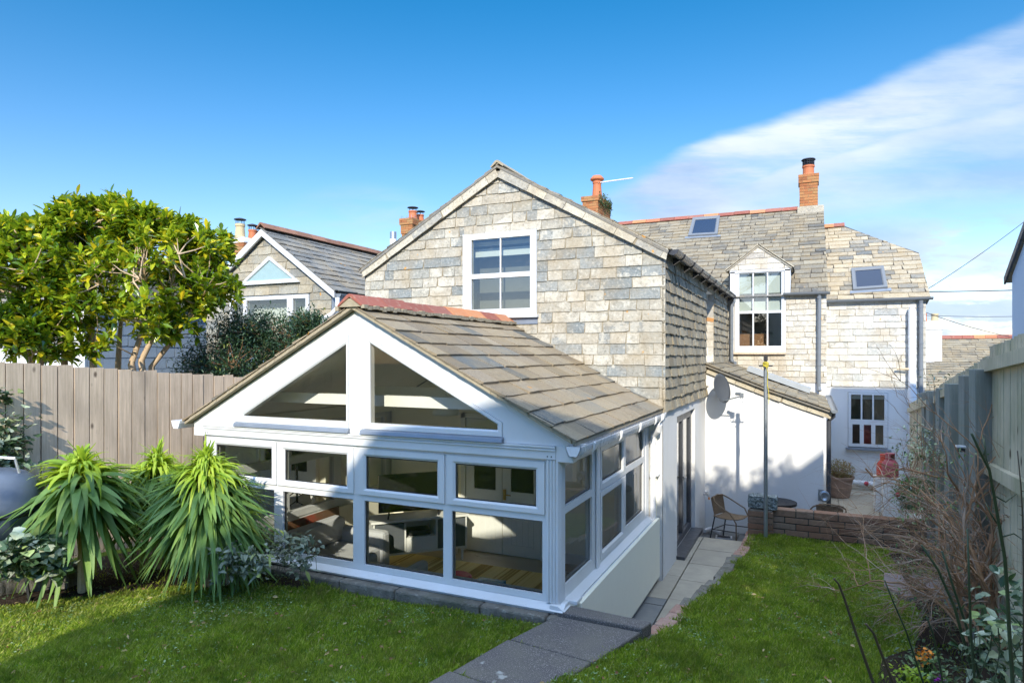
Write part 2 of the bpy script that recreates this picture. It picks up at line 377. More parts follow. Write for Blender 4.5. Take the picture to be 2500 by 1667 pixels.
def wood_mat(name, a, b, dk=(.08, .06, .04), grain=(14, 14, .6), green=.0, knots=True):
    t = NT(name); r = t.geo.outputs['Random Per Island']; n = t.noise(3.0, 7, .65, grain, w=t.math('MULTIPLY', r, 20)); f = t.noise(11, 5, .7, grain, w=r)
    c = t.mix(t.mr(n, .3, .7), a, b); c = t.mix(t.mr(f, .55, .75, 0, .45), c, dk)
    c = t.mix(t.mr(r, 0, 1, 0, .30), c, t.mix(.5, c, (.32, .28, .24)))
    if knots:
        v = t.vor(5.2, (1, 1, .55)); c = t.mix(t.mr(v, .05, .13, .85, 0), c, (.07, .045, .03)); c = t.mix(t.mr(t.noise(2.0, 5, .6, (1, 1, .5)), .5, .7, 0, .35), c, (.20, .16, .12))
    if green: c = t.mix(t.mr(t.noise(2.2, 4), .42, .65, 0, green), c, (.13, .17, .06))
    return t.done(t.pr(c, .8, 0, t.bump(f, .4, .004), .25))
def upvc():
    t = NT('upvc'); n = t.noise(2.2, 5, .6, (1, 1, .5)); s = t.noise(7, 7, .75, (1, 1, .12)); g = t.noise(11, 6, .7)
    c = t.mix(t.mr(n, .35, .7), (.66, .675, .685), (.61, .62, .615)); c = t.mix(t.mr(s, .60, .78, 0, .30), c, (.40, .40, .33)); c = t.mix(t.mr(g, .68, .76, 0, .35), c, (.36, .37, .26))
    return t.done(t.pr(c, t.mr(g, .3, .7, .25, .45), 0, None, .45))
M = {}
M['slate_gable'] = slate_mat('slate_gable', [(0, (.20, .225, .225)), (.24, (.28, .30, .29)), (.36, (.36, .35, .295)), (.6, (.43, .40, .325)), (.85, (.47, .43, .345)), (1, (.35, .33, .27))], .60, (.58, .55, .46), .5)
M['slate_side'] = slate_mat('slate_side', [(0, (.22, .20, .155)), (.5, (.34, .305, .23)), (1, (.42, .38, .28))], .30, (.55, .48, .35), .75, (7, 7, .6), sc_=1.4)
M['slate_pale'] = slate_mat('slate_pale', [(0, (.40, .39, .36)), (.3, (.52, .49, .42)), (1, (.60, .56, .47))], .6, (.70, .67, .58), .32)
M['slate_roof'] = slate_mat('slate_roof', [(0, (.085, .085, .08)), (.10, (.16, .14, .105)), (.6, (.235, .20, .14)), (1, (.29, .25, .175))], .34, (.36, .315, .23), .75)
M['slate_dark'] = slate_mat('slate_dark', [(0, (.12, .125, .12)), (.5, (.18, .175, .16)), (1, (.24, .225, .19))], .25, (.33, .31, .27), .5)
M['slate_sunroom'] = slate_mat('slate_sunroom', [(0, (.085, .095, .095)), (.18, (.14, .15, .145)), (.24, (.20, .15, .095)), (.5, (.29, .225, .145)), (.75, (.33, .26, .175)), (1, (.18, .14, .09))], .42, (.43, .36, .25), .9, (.8, 6, 6))
M['joint_dark'] = simple('joint_dark', (.05, .04, .03), .95)
M['joint'] = simple('joint', (.27, .23, .16), .95, var=.3)
M['verge'] = slate_mat('verge', [(0, (.34, .335, .30)), (.5, (.46, .41, .31)), (1, (.54, .50, .40))], .5, (.60, .55, .42), .5)
M['upvc'] = upvc()
M['upvc_trim'] = simple('upvc_trim', (.74, .755, .77), .35, var=.04)
M['render'] = render_mat('render', (.70, .70, .69), .3)
M['render_clean'] = render_mat('render_clean', (.72, .745, .78), .12)
M['render_shade_blue'] = render_mat('render_shade_blue', (.50, .60, .72), .1)
M['lead'] = simple('lead', (.22, .25, .29), .5, .3, .25, 6, .2)
M['gasket'] = simple('gasket', (.02, .02, .022), .5)
M['glass'] = glass_mat('glass')
M['glass_house'] = glass_mat('glass_house', (.86, .93, .92), .10, 1.0, .10)
M['grey_pipe'] = simple('grey_pipe', (.17, .19, .21), .35, 0, .1)
M['black_pipe'] = simple('black_pipe', (.05, .05, .055), .25, 0, .1)
M['white_pipe'] = simple('white_pipe', (.72, .73, .75), .3, 0, .06)
M['anthracite'] = simple('anthracite', (.055, .06, .07), .4)
M['galv'] = simple('galv', (.36, .40, .43), .42, .75, .2, 30)
M['steel'] = simple('steel', (.55, .56, .57), .3, .9, .1)
M['brass'] = simple('brass', (.5, .33, .1), .35, .9)
M['dark'] = simple('dark', (.03, .03, .03), .8)
M['room'] = simple('room', (.16, .155, .13), .9)
M['plaster'] = simple('plaster', (.86, .83, .68), .85, var=.03)
M['ceiling'] = simple('ceiling', (.88, .86, .74), .85, var=.03)
M['white_paint'] = simple('white_paint', (.74, .74, .70), .45, var=.03)
def ridge_mat():
    t = NT('ridge'); r = t.geo.outputs['Random Per Island']
    c = t.ramp(r, [(0, (.22, .075, .055)), (.3, (.30, .10, .07)), (.35, (.44, .17, .075)), (.7, (.50, .22, .10)), (.75, (.32, .13, .09)), (1, (.26, .10, .075))])
    c = t.mix(t.mr(t.noise(14, 6, .7), .55, .72, 0, .55), c, (.42, .36, .26)); return t.done(t.pr(c, .8, 0, t.bump(t.noise(60, 4), .3, .006), .3))
M['ridge'] = ridge_mat()
M['mortar'] = simple('mortar', (.34, .29, .20), .95, var=.3, scale=20, bump=.6, bs=40)
def brick_mat(name, stops, li=.3, lc=(.5, .46, .36)):
    t = NT(name); r = t.geo.outputs['Random Per Island']; c = t.ramp(r, stops)
    n = t.noise(24, 6, .7); c = t.mix(t.mr(n, .5, .7, 0, li), c, lc); c = t.mix(t.mr(t.noise(9, 5), .55, .75, 0, .5), c, (.05, .045, .03))
    return t.done(t.pr(c, .9, 0, t.bump(n, .6, .01), .2))
M['brick'] = brick_mat('brick', [(0, (.17, .09, .06)), (.5, (.25, .14, .09)), (1, (.22, .16, .12))], .25, (.30, .25, .19))
M['chimney_brick'] = brick_mat('chimney_brick', [(0, (.30, .11, .05)), (.5, (.40, .17, .07)), (1, (.34, .20, .09))], .4, (.36, .28, .11))
M['pot'] = simple('pot', (.48, .15, .06), .7, var=.2)
M['pot_buff'] = simple('pot_buff', (.52, .42, .24), .8, var=.2)
M['wood_l'] = wood_mat('wood_l', (.78, .62, .45), (.50, .385, .27), (.15, .10, .06))
M['wood_r'] = wood_mat('wood_r', (.72, .62, .44), (.50, .45, .32), (.09, .09, .07), (16, 16, .6), .35)
M['wood_post'] = wood_mat('wood_post', (.33, .335, .29), (.22, .235, .21), (.05, .06, .06), (16, 16, .6), .15)
M['sandstone'] = (lambda t: t.done(t.pr(t.mix(t.mr(t.noise(3, 6, .65), .3, .75), t.ramp(t.geo.outputs['Random Per Island'], [(0, (.36, .32, .25)), (1, (.46, .41, .32))]), (.30, .27, .22)), .8, 0, t.bump(t.noise(50, 5), .3, .005), .3)))(NT('sandstone'))
M['slab_grey'] = (lambda t: t.done(t.pr(t.mix(t.mr(t.noise(4, 6, .65), .3, .75), t.ramp(t.geo.outputs['Random Per Island'], [(0, (.11, .12, .13)), (1, (.17, .18, .185))]), (.22, .215, .20)), .6, 0, t.bump(t.noise(40, 5), .3, .005), .4)))(NT('slab_grey'))
def agg():
    t = NT('aggregate'); v = t.vor(95, out=0); vc = t.noise(140, 3, .6)
    c = t.mix(t.mr(vc, .55, .66, 0, .9), (.095, .085, .082), (.40, .37, .34)); c = t.mix(t.mr(t.noise(2.5, 5), .4, .7, 0, .6), c, (.16, .145, .115))
    c = t.mix(t.mr(t.noise(5.0, 3, .5, w=4.7), .69, .72, 0, .75), c, (.42, .42, .38))
    return t.done(t.pr(c, .85, 0, t.bump(vc, .8, .006), .3))
M['aggregate'] = agg()
def conc():
    t = NT('concrete'); n = t.noise(7, 7, .7); f = t.noise(60, 4)
    c = t.mix(t.mr(n, .3, .7), (.10, .09, .075), (.24, .225, .19)); c = t.mix(t.mr(t.noise(16, 6, .7), .58, .72, 0, .7), c, (.42, .41, .36)); c = t.mix(t.mr(t.noise(3, 4), .5, .7, 0, .6), c, (.05, .065, .03))
    return t.done(t.pr(c, .95, 0, t.bump(t.math('ADD', n, f), .9, .015), .2))
M['concrete'] = conc()
def soil():
    t = NT('soil'); n = t.noise(25, 8, .75); return t.done(t.pr(t.mix(n, (.018, .013, .010), (.085, .062, .045)), .95, 0, t.bump(n, 1, .04), .1))
M['soil'] = soil()
def turf():
    t = NT('turf'); n = t.noise(3, 5); f = t.noise(70, 5, .7)
    c = t.mix(n, (.09, .15, .015), (.15, .21, .03)); c = t.mix(t.mr(f, .5, .7, 0, .5), c, (.03, .022, .012)); return t.done(t.pr(c, .9, 0, t.bump(f, .8, .03), .1))
M['turf'] = turf()
def grass():
    t = NT('grass_blades'); r = t.geo.outputs['Random Per Island']
    c = t.ramp(r, [(0, (.12, .20, .018)), (.4, (.28, .41, .03)), (.75, (.45, .54, .05)), (.92, (.60, .62, .14)), (1, (.70, .60, .30))])
    p = t.noise(2.2, 6, .65); c = t.mix(t.mr(p, .45, .60, 0, .75), c, t.mix(.6, c, (.26, .27, .05))); c = t.mix(t.mr(t.noise(4.2, 6, .7, w=9), .48, .60, 0, .8), c, t.mix(.65, c, (.02, .07, .008))); c = t.mix(t.mr(t.noise(9, 4, .7, w=5), .54, .64, 0, .7), c, (.16, .13, .04)); c = t.mix(t.mr(t.noise(13, 5, .75, w=15), .50, .60, 0, .6), c, t.mix(.7, c, (.02, .08, .01))); c = t.mix(t.mr(t.noise(17, 3, .75, w=25), .58, .66, 0, .6), c, (.50, .55, .12))
    b = t.pr(c, .55, 0, None, .3); tl = t.N.new('ShaderNodeBsdfTranslucent'); t.L.new(t.mix(.5, c, (.22, .36, .02)), tl.inputs[0])
    m = t.N.new('ShaderNodeMixShader'); m.inputs[0].default_value = .5; t.L.new(b, m.inputs[1]); t.L.new(tl.outputs[0], m.inputs[2]); return t.done(m.outputs[0])
M['grass'] = grass()
M['clover'] = leaf_mat('clover', [(0, (.08, .17, .05)), (.5, (.16, .28, .09)), (1, (.38, .46, .26))], .5, .3)
M['leaf_tree'] = leaf_mat('leaf_tree', [(0, (.03, .08, .008)), (.30, (.09, .19, .012)), (.58, (.28, .42, .02)), (.84, (.54, .60, .03)), (1, (.80, .58, .02))], .20, .36, (.50, .58, .02), .6)
M['leaf_dark'] = leaf_mat('leaf_dark', [(0, (.018, .045, .022)), (.7, (.035, .085, .04)), (.93, (.07, .13, .06)), (1, (.22, .26, .04))], .35, .12, (.08, .14, .03), .5)
M['leaf_echium'] = leaf_mat('leaf_echium', [(0, (.08, .17, .05)), (.6, (.16, .28, .075)), (1, (.26, .40, .09))], .5, .32, (.45, .6, .04), .35)
M['leaf_lime'] = leaf_mat('leaf_lime', [(0, (.24, .40, .04)), (1, (.48, .60, .06))], .45, .4, (.7, .8, .04), .35)
M['leaf_silver'] = leaf_mat('leaf_silver', [(0, (.18, .22, .16)), (.6, (.28, .32, .24)), (.9, (.34, .38, .30)), (1, (.28, .34, .06))], .7, .2, (.3, .36, .15), .2)
M['leaf_ivy'] = leaf_mat('leaf_ivy', [(0, (.03, .07, .03)), (.4, (.07, .13, .06)), (.55, (.30, .38, .24)), (.85, (.55, .60, .44)), (1, (.30, .42, .08))], .4, .2, (.2, .3, .06), .45)
M['leaf_shrub'] = leaf_mat('leaf_shrub', [(0, (.05, .09, .045)), (1, (.15, .21, .10))], .5, .2)
M['leaf_dry'] = leaf_mat('leaf_dry', [(0, (.20, .15, .06)), (.6, (.34, .27, .12)), (1, (.20, .24, .08))], .7, .3, (.4, .3, .1))
M['bark'] = simple('bark', (.52, .39, .25), .85, var=.35, scale=14, bump=.6)
M['twig'] = simple('twig', (.33, .18, .09), .8, var=.45, scale=9, bump=.4)
M['twig_pale'] = simple('twig_pale', (.42, .30, .22), .8, var=.3, scale=9)
M['cane'] = simple('cane', (.055, .075, .035), .5, var=.4, scale=6)
M['cane_brown'] = simple('cane_brown', (.10, .07, .045), .55, var=.4, scale=6)
M['petal_red'] = simple('petal_red', (.35, .01, .03), .6)
M['petal_orange'] = simple('petal_orange', (.75, .25, .01), .6)
M['petal_purple'] = simple('petal_purple', (.25, .02, .25), .6)
M['wicker'] = (lambda t: t.done(t.pr(t.mix(t.mr(t.noise(8, 3, .5, (30, 30, 4)), .4, .6), (.13, .085, .05), (.26, .19, .12)), .7, 0, t.bump(t.vor(120), .8, .01), .3)))(NT('wicker'))
M['granite'] = (lambda t: t.done(t.pr(t.mix(t.mr(t.noise(45, 6, .7), .42, .58), (.08, .10, .10), (.32, .36, .36)), .85, 0, t.bump(t.noise(20, 6), 1, .03), .3)))(NT('granite'))
M['terracotta'] = simple('terracotta', (.25, .17, .13), .8, var=.2)
M['gas_red'] = simple('gas_red', (.50, .035, .015), .45, var=.1)
M['gas_pink'] = simple('gas_pink', (.36, .07, .09), .55, var=.15)
M['bbq'] = simple('bbq', (.085, .11, .15), .45, .2, .3, 9, .1)
M['rope'] = simple('rope', (.6, .5, .05), .6)
M['wire'] = simple('wire', (.03, .035, .05), .6)
M['tv'] = simple('tv', (.012, .012, .014), .12)
M['sofa'] = simple('sofa', (.46, .47, .48), .9, var=.1, bump=.3)
M['drawer'] = simple('drawer', (.085, .095, .105), .6)
M['tile_floor'] = simple('tile_floor', (.36, .31, .26), .35, var=.15, scale=3)
def rug():
    t = NT('rug'); sx = t.N.new('ShaderNodeSeparateXYZ'); t.L.new(t.tc.outputs['Object'], sx.inputs[0])
    s = t.noise(1.0, 2, .7, (6.5, .06, .06)); c = t.ramp(s, [(0, (.40, .26, .10)), (.42, (.48, .32, .12)), (.46, (.82, .66, .30)), (.6, (.88, .72, .36)), (.63, (.55, .38, .15)), (.70, (.86, .70, .36))])
    return t.done(t.pr(c, .9, 0, t.bump(t.noise(90, 3), .4, .01), .1))
M['rug'] = rug()
def paint():
    t = NT('painting'); n = t.noise(3.2, 4, .6, w=2); m = t.noise(2.0, 3, .5, w=5)
    c = t.ramp(n, [(0, (.08, .03, .02)), (.42, (.20, .10, .05)), (.52, (.42, .05, .03)), (.62, (.30, .27, .23)), (1, (.5, .45, .4))]); return t.done(t.pr(t.mix(t.mr(m, .4, .6), c, (.16, .09, .05)), .6))
M['painting'] = paint()
M['curtain'] = simple('curtain', (.72, .73, .68), .9, var=.05)
M['table_glass'] = simple('table_glass', (.50, .53, .50), .25)
M['plastic_pink'] = simple('plastic_pink', (.65, .06, .14), .4)
M['plastic_blue'] = simple('plastic_blue', (.03, .25, .42), .4)
M['ground_far'] = simple('ground_far', (.10, .11, .07), .95, var=.4, scale=.3)
# ------------------------------------------------------------------ setting: ground, lawn, paving
def GH(x, y):
    if y > 10.4: h = .12
    elif y > 5: h = .75-(y-5)*.1167
    else: h = .75+(5-y)*.075
    if x < -1.3: h -= .05*min(1, (-1.3-x)/.6)
    return h + .018*math.sin(x*2.1+y*1.3)+.012*math.sin(x*4.7-y*3.1)
def struct(o): return tag(o, kind='structure')
m = MB(); m.box((-300, -200, -.9), (300, 500, -.5)); struct(m.build('ground', M['ground_far']))
def lawn():
    mb = MB(); st = .12
    def region(x0f, x1f, y0, y1):
        ny = int((y1-y0)/st)+1; nx = 40; rows = []
        for j in range(ny+1):
            y = y0+(y1-y0)*j/ny; a, b = x0f(y), x1f(y); rows.append([(a+(b-a)*i/nx, y) for i in range(nx+1)])
        bi = len(mb.v)
        for r in rows:
            for (x, y) in r: mb.v.append((x, y, GH(x, y)))
        for j in range(ny):
            for i in range(nx):
                q = bi+j*(nx+1)+i; mb.f.append((q, q+1, q+nx+2, q+nx+1)); mb.m.append(0)
        for i_, sgn in ((0, 1), (nx, -1)):
            for j in range(ny):
                a, b = rows[j][i_], rows[j+1][i_]; mb.poly([(a[0], a[1], GH(*a)), (b[0], b[1], GH(*b)), (b[0], b[1], -.5), (a[0], a[1], -.5)], 1)
    region(lambda y: -7.26, lambda y: EX(5.0), -6, 4.97); region(lambda y: EX(5.0), lambda y: 1.25+.07*(y-5)-.02, -6, 5.0)
    region(EX, lambda y: 1.25+.07*(y-5)-.02, 5.0, 10.88); region(lambda y: -7.26, lambda y: -6.12, 4.97, 8.6)
    return mb.build('lawn', [M['turf'], M['soil']], smooth=False)
def EX(y):   # edge of the sunken path
    return -1.17+.26*max(0, min(1, (y-5)/2.6)) if y < 7.6 else -.91+.06*min(1, (y-7.6)/3)
struct(lawn())
def paving(name, x0, x1, y0, y1, z, cw, cl, mat, off=.0, ys=None, th=.05, gap=.006):
    mb = MB(); x = x0; c = 0
    while x < x1-.02:
        xe = min(x1, x+cw); y = y0-(off if c % 2 else 0)
        while y < y1-.02:
            ye = min(y1, y+cl); a = max(y, y0)
            if ye-a > .05: mb.box((x+gap, a+gap, z-th), (xe-gap, ye-gap, z+rnd.uniform(-.002, .002)))
            y = ye
        x = xe; c += 1
    return mb.build(name, mat, bevel=.003)
struct(paving('path', -1.92, -1.555, 5.2, 7.9, 0, .4, .62, M['slab_grey'], th=.06)).name = 'path'
struct(paving('path', -1.55, -.8, 5.2, 7.2, 0, .75, .62, M['slab_grey'], th=.06))
struct(paving('path', -1.92, -1.555, 7.9, 10.85, 0, .4, .9, M['sandstone'], th=.06))
struct(paving('path', -1.55, -.8, 7.2, 10.85, 0, .75, .74, M['sandstone'], th=.06))
m = MB(); m.box((-1.93, 5.15, -.45), (-.78, 10.86, -.045)); struct(m.build('path_base', M['mortar']))
m = MB(); m.box((-1.74, 10.87, -.45), (3.2, 17.9, -.31)); struct(m.build('terrace_base', M['mortar']))
struct(paving('terrace', -1.74, -.3, 10.87, 12.4, -.27, .6, .6, M['slab_grey'], .3))
struct(paving('terrace', -.3, 2.6, 10.9, 17.75, -.27, .9, .9, M['sandstone'], .45))
# soil bed on the right
def bed(name, pts, mat, up=.012):
    mb = MB(); cx = sum(p[0] for p in pts)/len(pts); cy = sum(p[1] for p in pts)/len(pts); n = len(pts)
    rings = [[(cx+(x-cx)*k, cy+(y-cy)*k) for x, y in pts] for k in (1, .8, .55, .3, .02)]
    for i, r in enumerate(rings):
        for x, y in r: mb.v.append((x, y, GH(x, y)+up+(0 if i == 0 else rnd.uniform(0, .035))))
    for i in range(len(rings)-1):
        for k in range(n):
            k2 = (k+1) % n; mb.f.append((i*n+k, i*n+k2, (i+1)*n+k2, (i+1)*n+k)); mb.m.append(0)
    return mb.build(name, mat, smooth=True)
def blob(cx, cy, rx, ry, n=22, seed=0, rot=0):
    r = random.Random(seed); o = []
    for i in range(n):
        a = 2*math.pi*i/n; k = 1+r.uniform(-.18, .18); x, y = rx*k*math.cos(a), ry*k*math.sin(a)
        o.append((cx+x*math.cos(rot)-y*math.sin(rot), cy+x*math.sin(rot)+y*math.cos(rot)))
    return o
BEDR = [(1.02, 2.6), (.62, 3.6), (.38, 4.4), (.42, 5.0), (.50, 5.5), (.75, 5.9), (.95, 7.0), (1.02, 8.5), (1.05, 10.7), (1.55, 10.8), (1.45, 8), (1.32, 6.4), (1.2, 5), (1.15, 3)]
BEDL = [(-7.2, 2.6), (-6.35, 2.9), (-6.05, 3.55), (-5.5, 4.12), (-4.9, 4.5), (-4.3, 4.8), (-4.3, 4.93), (-6.1, 4.93), (-6.1, 7.5), (-7.2, 7.5)]
struct(bed('soil_bed', BEDR, M['soil'])); struct(bed('soil_bed', BEDL, M['soil']))

# kerb along the sunroom front, concrete garden slabs, edging
m = MB(); r = random.Random(3); x = -6.1
while x < -1.9:
    xe = min(-1.88, x+r.uniform(.55, .95)); m.box((x+.004, 4.94+r.uniform(-.012, .012), .45), (xe-.004, 5.125, .80+r.uniform(-.012, .004))); x = xe
o = m.build('concrete_kerb', M['concrete'], bevel=.018); tag(o, 'weathered low concrete kerb along the foot of the white sunroom', 'kerb')
def slab(name, P, th, mat, label, group=None, lean=0):
    mb = MB(); mb.prism([(x, y, z) for x, y, z in P], (0, 0, -th)); o = mb.build(name, mat, bevel=.012); return tag(o, label, 'paving slab', group)
g = 'dark aggregate slabs laid as a garden path'
slab('garden_slab', [(-2.05, 4.43, .815), (-1.37, 4.35, .81), (-1.19, 5.0, .80), (-1.90, 5.02, .80)], .09, M['aggregate'], 'dark pebbled concrete slab next to the sunroom corner', g)
slab('garden_slab', [(-2.19, 3.80, .825), (-1.52, 3.70, .825), (-1.38, 4.335, .815), (-2.06, 4.415, .82)], .09, M['aggregate'], 'dark pebbled slab in the middle of the garden path with pale lichen spots', g)
slab('garden_slab', [(-2.34, 3.16, .84), (-1.66, 3.06, .84), (-1.53, 3.685, .83), (-2.2, 3.785, .835)], .09, M['aggregate'], 'dark pebbled slab at the bottom edge of the photo, nearest the viewer', g)
slab('step_slab', [(-1.93, 5.035, .83), (-1.18, 5.015, .825), (-1.14, 5.17, .825), (-1.86, 5.22, .83)], .10, M['aggregate'], 'narrow raised dark concrete slab across the top end of the sunken path')
m = MB(); m.box((-1.93, 5.02, -.4), (-1.1, 5.18, .72)); tag(m.build('retaining_wall', M['concrete']), 'short concrete retaining wall under the step at the end of the sunken path', 'retaining wall')
pts = [onp(2157.6, 1382, 'Z', .40), onp(2290, 1391, 'Z', .40), onp(2318, 1470, 'Z', .42), onp(2213, 1466, 'Z', .42), onp(2158, 1424, 'Z', .42)]
slab('paving_slab', [(p.x, p.y, .425-(p.y-8)*.11+.012) for p in pts], .06, simple('purple_slab', (.20, .16, .16), .8, var=.25, scale=5, bump=.3), 'worn purplish paving slab lying in the grass under the bare rose bush')
# edging along the path (bricks and stones)
m = MB(); r = random.Random(9); y = 5.2
while y < 10.8:
    L = r.uniform(.19, .25) if (y < 5.9 or y > 9.0) else r.uniform(.22, .46); x = EX(y+L/2); z = GH(x, y)+.012
    rw = y < 5.9 or y > 9.0
    if rw: m.box((x-.05+r.uniform(-.01, .01), y, -.3), (x+.10, y+L-.012, z+r.uniform(-.01, .01)), 0, r.uniform(-.05, .05)-(.1 if y < 7.6 else 0))
    else: m.box((x-.03+r.uniform(-.02, .02), y, -.3), (x+.09, y+L-.004, z+r.uniform(-.02, .015)), 1, r.uniform(-.05, .05)-(.1 if y < 7.6 else 0))
    y += L
o = m.build('path_edging', [brick_mat('edging_brick', [(0, (.30, .16, .12)), (1, (.36, .24, .19))], .4), M['concrete']], bevel=.012); tag(o, 'row of pink bricks and grey stones edging the right lawn along the sunken path', 'edging')

# ------------------------------------------------------------------ sunroom
SR = thing('sunroom', 'white framed glazed sunroom with slate roof and red ridge tiles', 'sunroom', (-4, 5.1, .8))
def zr(x): return 3.389-.525*abs(x+4.004)
O0 = Vector((0, 0, 0))
# solid low walls and floor
m = MB(); m.box((-1.92, 5.2, -.1), (-1.80, 8.5, .80)); m.box((-6.08, 5.13, -.1), (-1.80, 5.20, .80)); m.box((-6.08, 5.2, -.1), (-5.96, 8.5, .80)); m.build('dwarf_wall', M['render_clean'], SR)
m = MB(); m.box((-1.797, 5.26, .08), (-1.76, 8.45, .84)); m.box((-5.957, 5.203, .08), (-1.797, 5.26, .84)); m.box((-5.957, 5.26, .08), (-5.92, 8.45, .84)); m.build('inner_lining', M['plaster'], SR)
m = MB(); m.box((-5.96, 5.2, .0), (-1.8, 8.5, .08)); m.build('floor', M['tile_floor'], SR)
m = MB(); m.poly([(-5.96, 8.45, .08), (-1.8, 8.45, .08), (-1.8, 8.45, 2.1), (-4.0, 8.45, 3.28), (-5.96, 8.45, 2.2)]); m.build('inner_wall', M['plaster'], SR)
m = MB()   # sills
m.prism([(-6.14, 5.045, .80), (-6.14, 5.03, .825), (-6.14, 5.12, .868), (-6.14, 5.2, .868), (-6.14, 5.2, .80)], (4.29, 0, 0))
m.prism([(-1.845, 5.045, .80), (-1.83, 5.045, .825), (-1.90, 5.045, .868), (-1.97, 5.045, .868), (-1.97, 5.045, .80)], (0, 3.5, 0))
m.box((-6.16, 5.2, .80), (-6.02, 8.5, .866)); m.box((-5.98, 5.2, .842), (-1.78, 5.34, .872)); m.build('window_sill', M['upvc'], SR, bevel=.003)
# front frame
low = [(-5.985, .925, -5.085, 1.544), (-4.965, .925, -4.06, 1.544), (-3.923, .922, -3.037, 1.544), (-2.946, .922, -2.06, 1.544)]
upo = [(-6.0, 1.605, -5.045, 2.052), (-5.03, 1.605, -4.045, 2.052), (-3.985, 1.605, -3.018, 2.052), (-2.99, 1.605, -2.035, 2.052)]
upg = [(-5.929, 1.662, -5.119, 1.978), (-4.936, 1.662, -4.135, 1.978), (-3.903, 1.662, -3.098, 1.978), (-2.908, 1.662, -2.117, 1.978)]
def framed(O, U, V, rect, holes, d, name, parent, mat=M['upvc'], seal=True):
    mb = MB(); u0, v0, u1, v1 = rect; N = U.cross(V)
    wall(mb, O, U, V, [(u0, v0), (u1, v0), (u1, v1), (u0, v1)], holes, N, d)
    P = [O+U*a+V*b for a, b in ((u0, v0), (u1, v0), (u1, v1), (u0, v1))]
    for i in range(4): j = (i+1) % 4; mb.poly([P[j], P[i], P[i]-N*d, P[j]-N*d])
    mb2 = MB(); wall(mb2, O-N*d, U, V, [(u0, v0), (u1, v0), (u1, v1), (u0, v1)], holes, N, 0)
    for f in mb2.f: mb.poly([mb2.v[i] for i in f if i < len(mb2.v)][::-1])
    if seal:
        for (a, b, c, e) in holes:
            g = .011; o_ = [O+U*x+V*y-N*.022 for x, y in ((a, b), (c, b), (c, e), (a, e))]; i_ = [O+U*x+V*y-N*.022 for x, y in ((a+g, b+g), (c-g, b+g), (c-g, e-g), (a+g, e-g))]
            for k in range(4): j = (k+1) % 4; mb.poly([o_[k], o_[j], i_[j], i_[k]], 1)
    return mb.build(name, [mat, M['gasket']], parent)
def pane(O, U, V, rects, off, parent, mat=None, name='pane'):
    mb = MB(); N = U.cross(V)
    for (a, b, c, d) in rects: mb.poly([O+U*x+V*y-N*off for x, y in ((a, b), (c, b), (c, d), (a, d))])
    return mb.build(name, mat or M['glass'], parent)
def casement(O, U, V, outer, glass, parent, pr=.016, d=.05):
    mb = MB(); N = U.cross(V)
    def L(r, o): return [O+U*x+V*y+N*o for x, y in ((r[0], r[1]), (r[2], r[1]), (r[2], r[3]), (r[0], r[3]))]
    mb.ring(L(outer, pr), L(glass, pr), -N*(d+pr), 0, .014)
    g = .011; a, b, c, e = glass; o_ = L(glass, -.008); i_ = L((a+g, b+g, c-g, e-g), -.008)
    for k in range(4): j = (k+1) % 4; mb.poly([o_[k], o_[j], i_[j], i_[k]], 1)
    f = mb.build('casement', [M['upvc'], M['gasket']], parent); pane(O, U, V, [glass], .012, f); return f
OF = Vector((0, 5.11, 0))
hol = low+[(a+.03, b+.03, c-.03, d-.03) for a, b, c, d in upo]
ff = framed(OF, X_, Z_, (-6.08, .868, -2.02, 2.08), hol, .07, 'window_frame', SR); ff['label'] = 'four bay front window frame'
for q in low: pane(OF, X_, Z_, [q], .028, ff)
for q, gq in zip(upo, upg): casement(OF, X_, Z_, q, gq, SR)
for x0, x1 in ((-2.018, -1.897), (-6.09, -6.0)):
    m = MB()
    if x0 > -3:
        m.box((x0, 5.09, .868), (x1, 5.21, 2.076))
        for i in range(4): m.box((x0+.012+i*.028, 5.078, .87), (x0+.028+i*.028, 5.095, 2.074))
        for i in range(4): m.box((-1.903, 5.10+.012+i*.026, .87), (-1.888, 5.10+.028+i*.026, 2.074))
    else: m.box((x0, 5.12, .868), (x1, 5.21, 2.076))
    m.build('corner_post', M['upvc'], SR, bevel=.005)
# right side frame
OS = Vector((-1.90, 0, 0))
fixed = [(5.235, .983, 5.994, 1.596), (5.235, 1.662, 5.994, 2.007), (7.263, .988, 8.137, 1.60), (7.263, 1.67, 8.137, 2.008)]
cas = [((6.235, 1.612, 7.165, 2.045), (6.30, 1.68, 7.092, 1.985)), ((6.235, .915, 7.165, 1.588), (6.30, .982, 7.08, 1.523))]
sf = framed(OS, Y_, Z_, (5.21, .868, 8.245, 2.10), fixed+[(a+.03, b+.03, c-.03, d-.03) for (a, b, c, d), _ in cas], .07, 'window_frame', SR); sf['label'] = 'side window frame over the sunken path'
for q in fixed: pane(OS, Y_, Z_, [q], .028, sf)
for a, b in cas: casement(OS, Y_, Z_, a, b, SR)
m = MB(); m.box((-1.893, 6.10, .87), (-1.880, 6.20, 2.05)); m.box((-1.945, 8.247, .868), (-1.893, 8.517, 2.10)); m.box((-1.905, 5.21, 2.055), (-1.86, 8.5, 2.20)); m.build('fascia', M['upvc_trim'], SR)
OL = Vector((-6.08, 0, 0)); fl = [(-6.15, .95, -5.3, 1.56), (-7.15, .95, -6.3, 1.56), (-8.35, .95, -7.3, 1.56), (-6.15, 1.66, -5.3, 2.0), (-7.15, 1.66, -6.3, 2.0), (-8.35, 1.66, -7.3, 2.0)]
lf = framed(OL, -Y_, Z_, (-8.5, .868, -5.21, 2.15), fl, .07, 'window_frame', SR); lf['label'] = 'side window frame facing the board fence'
for q in fl: pane(OL, -Y_, Z_, [q], .028, lf)
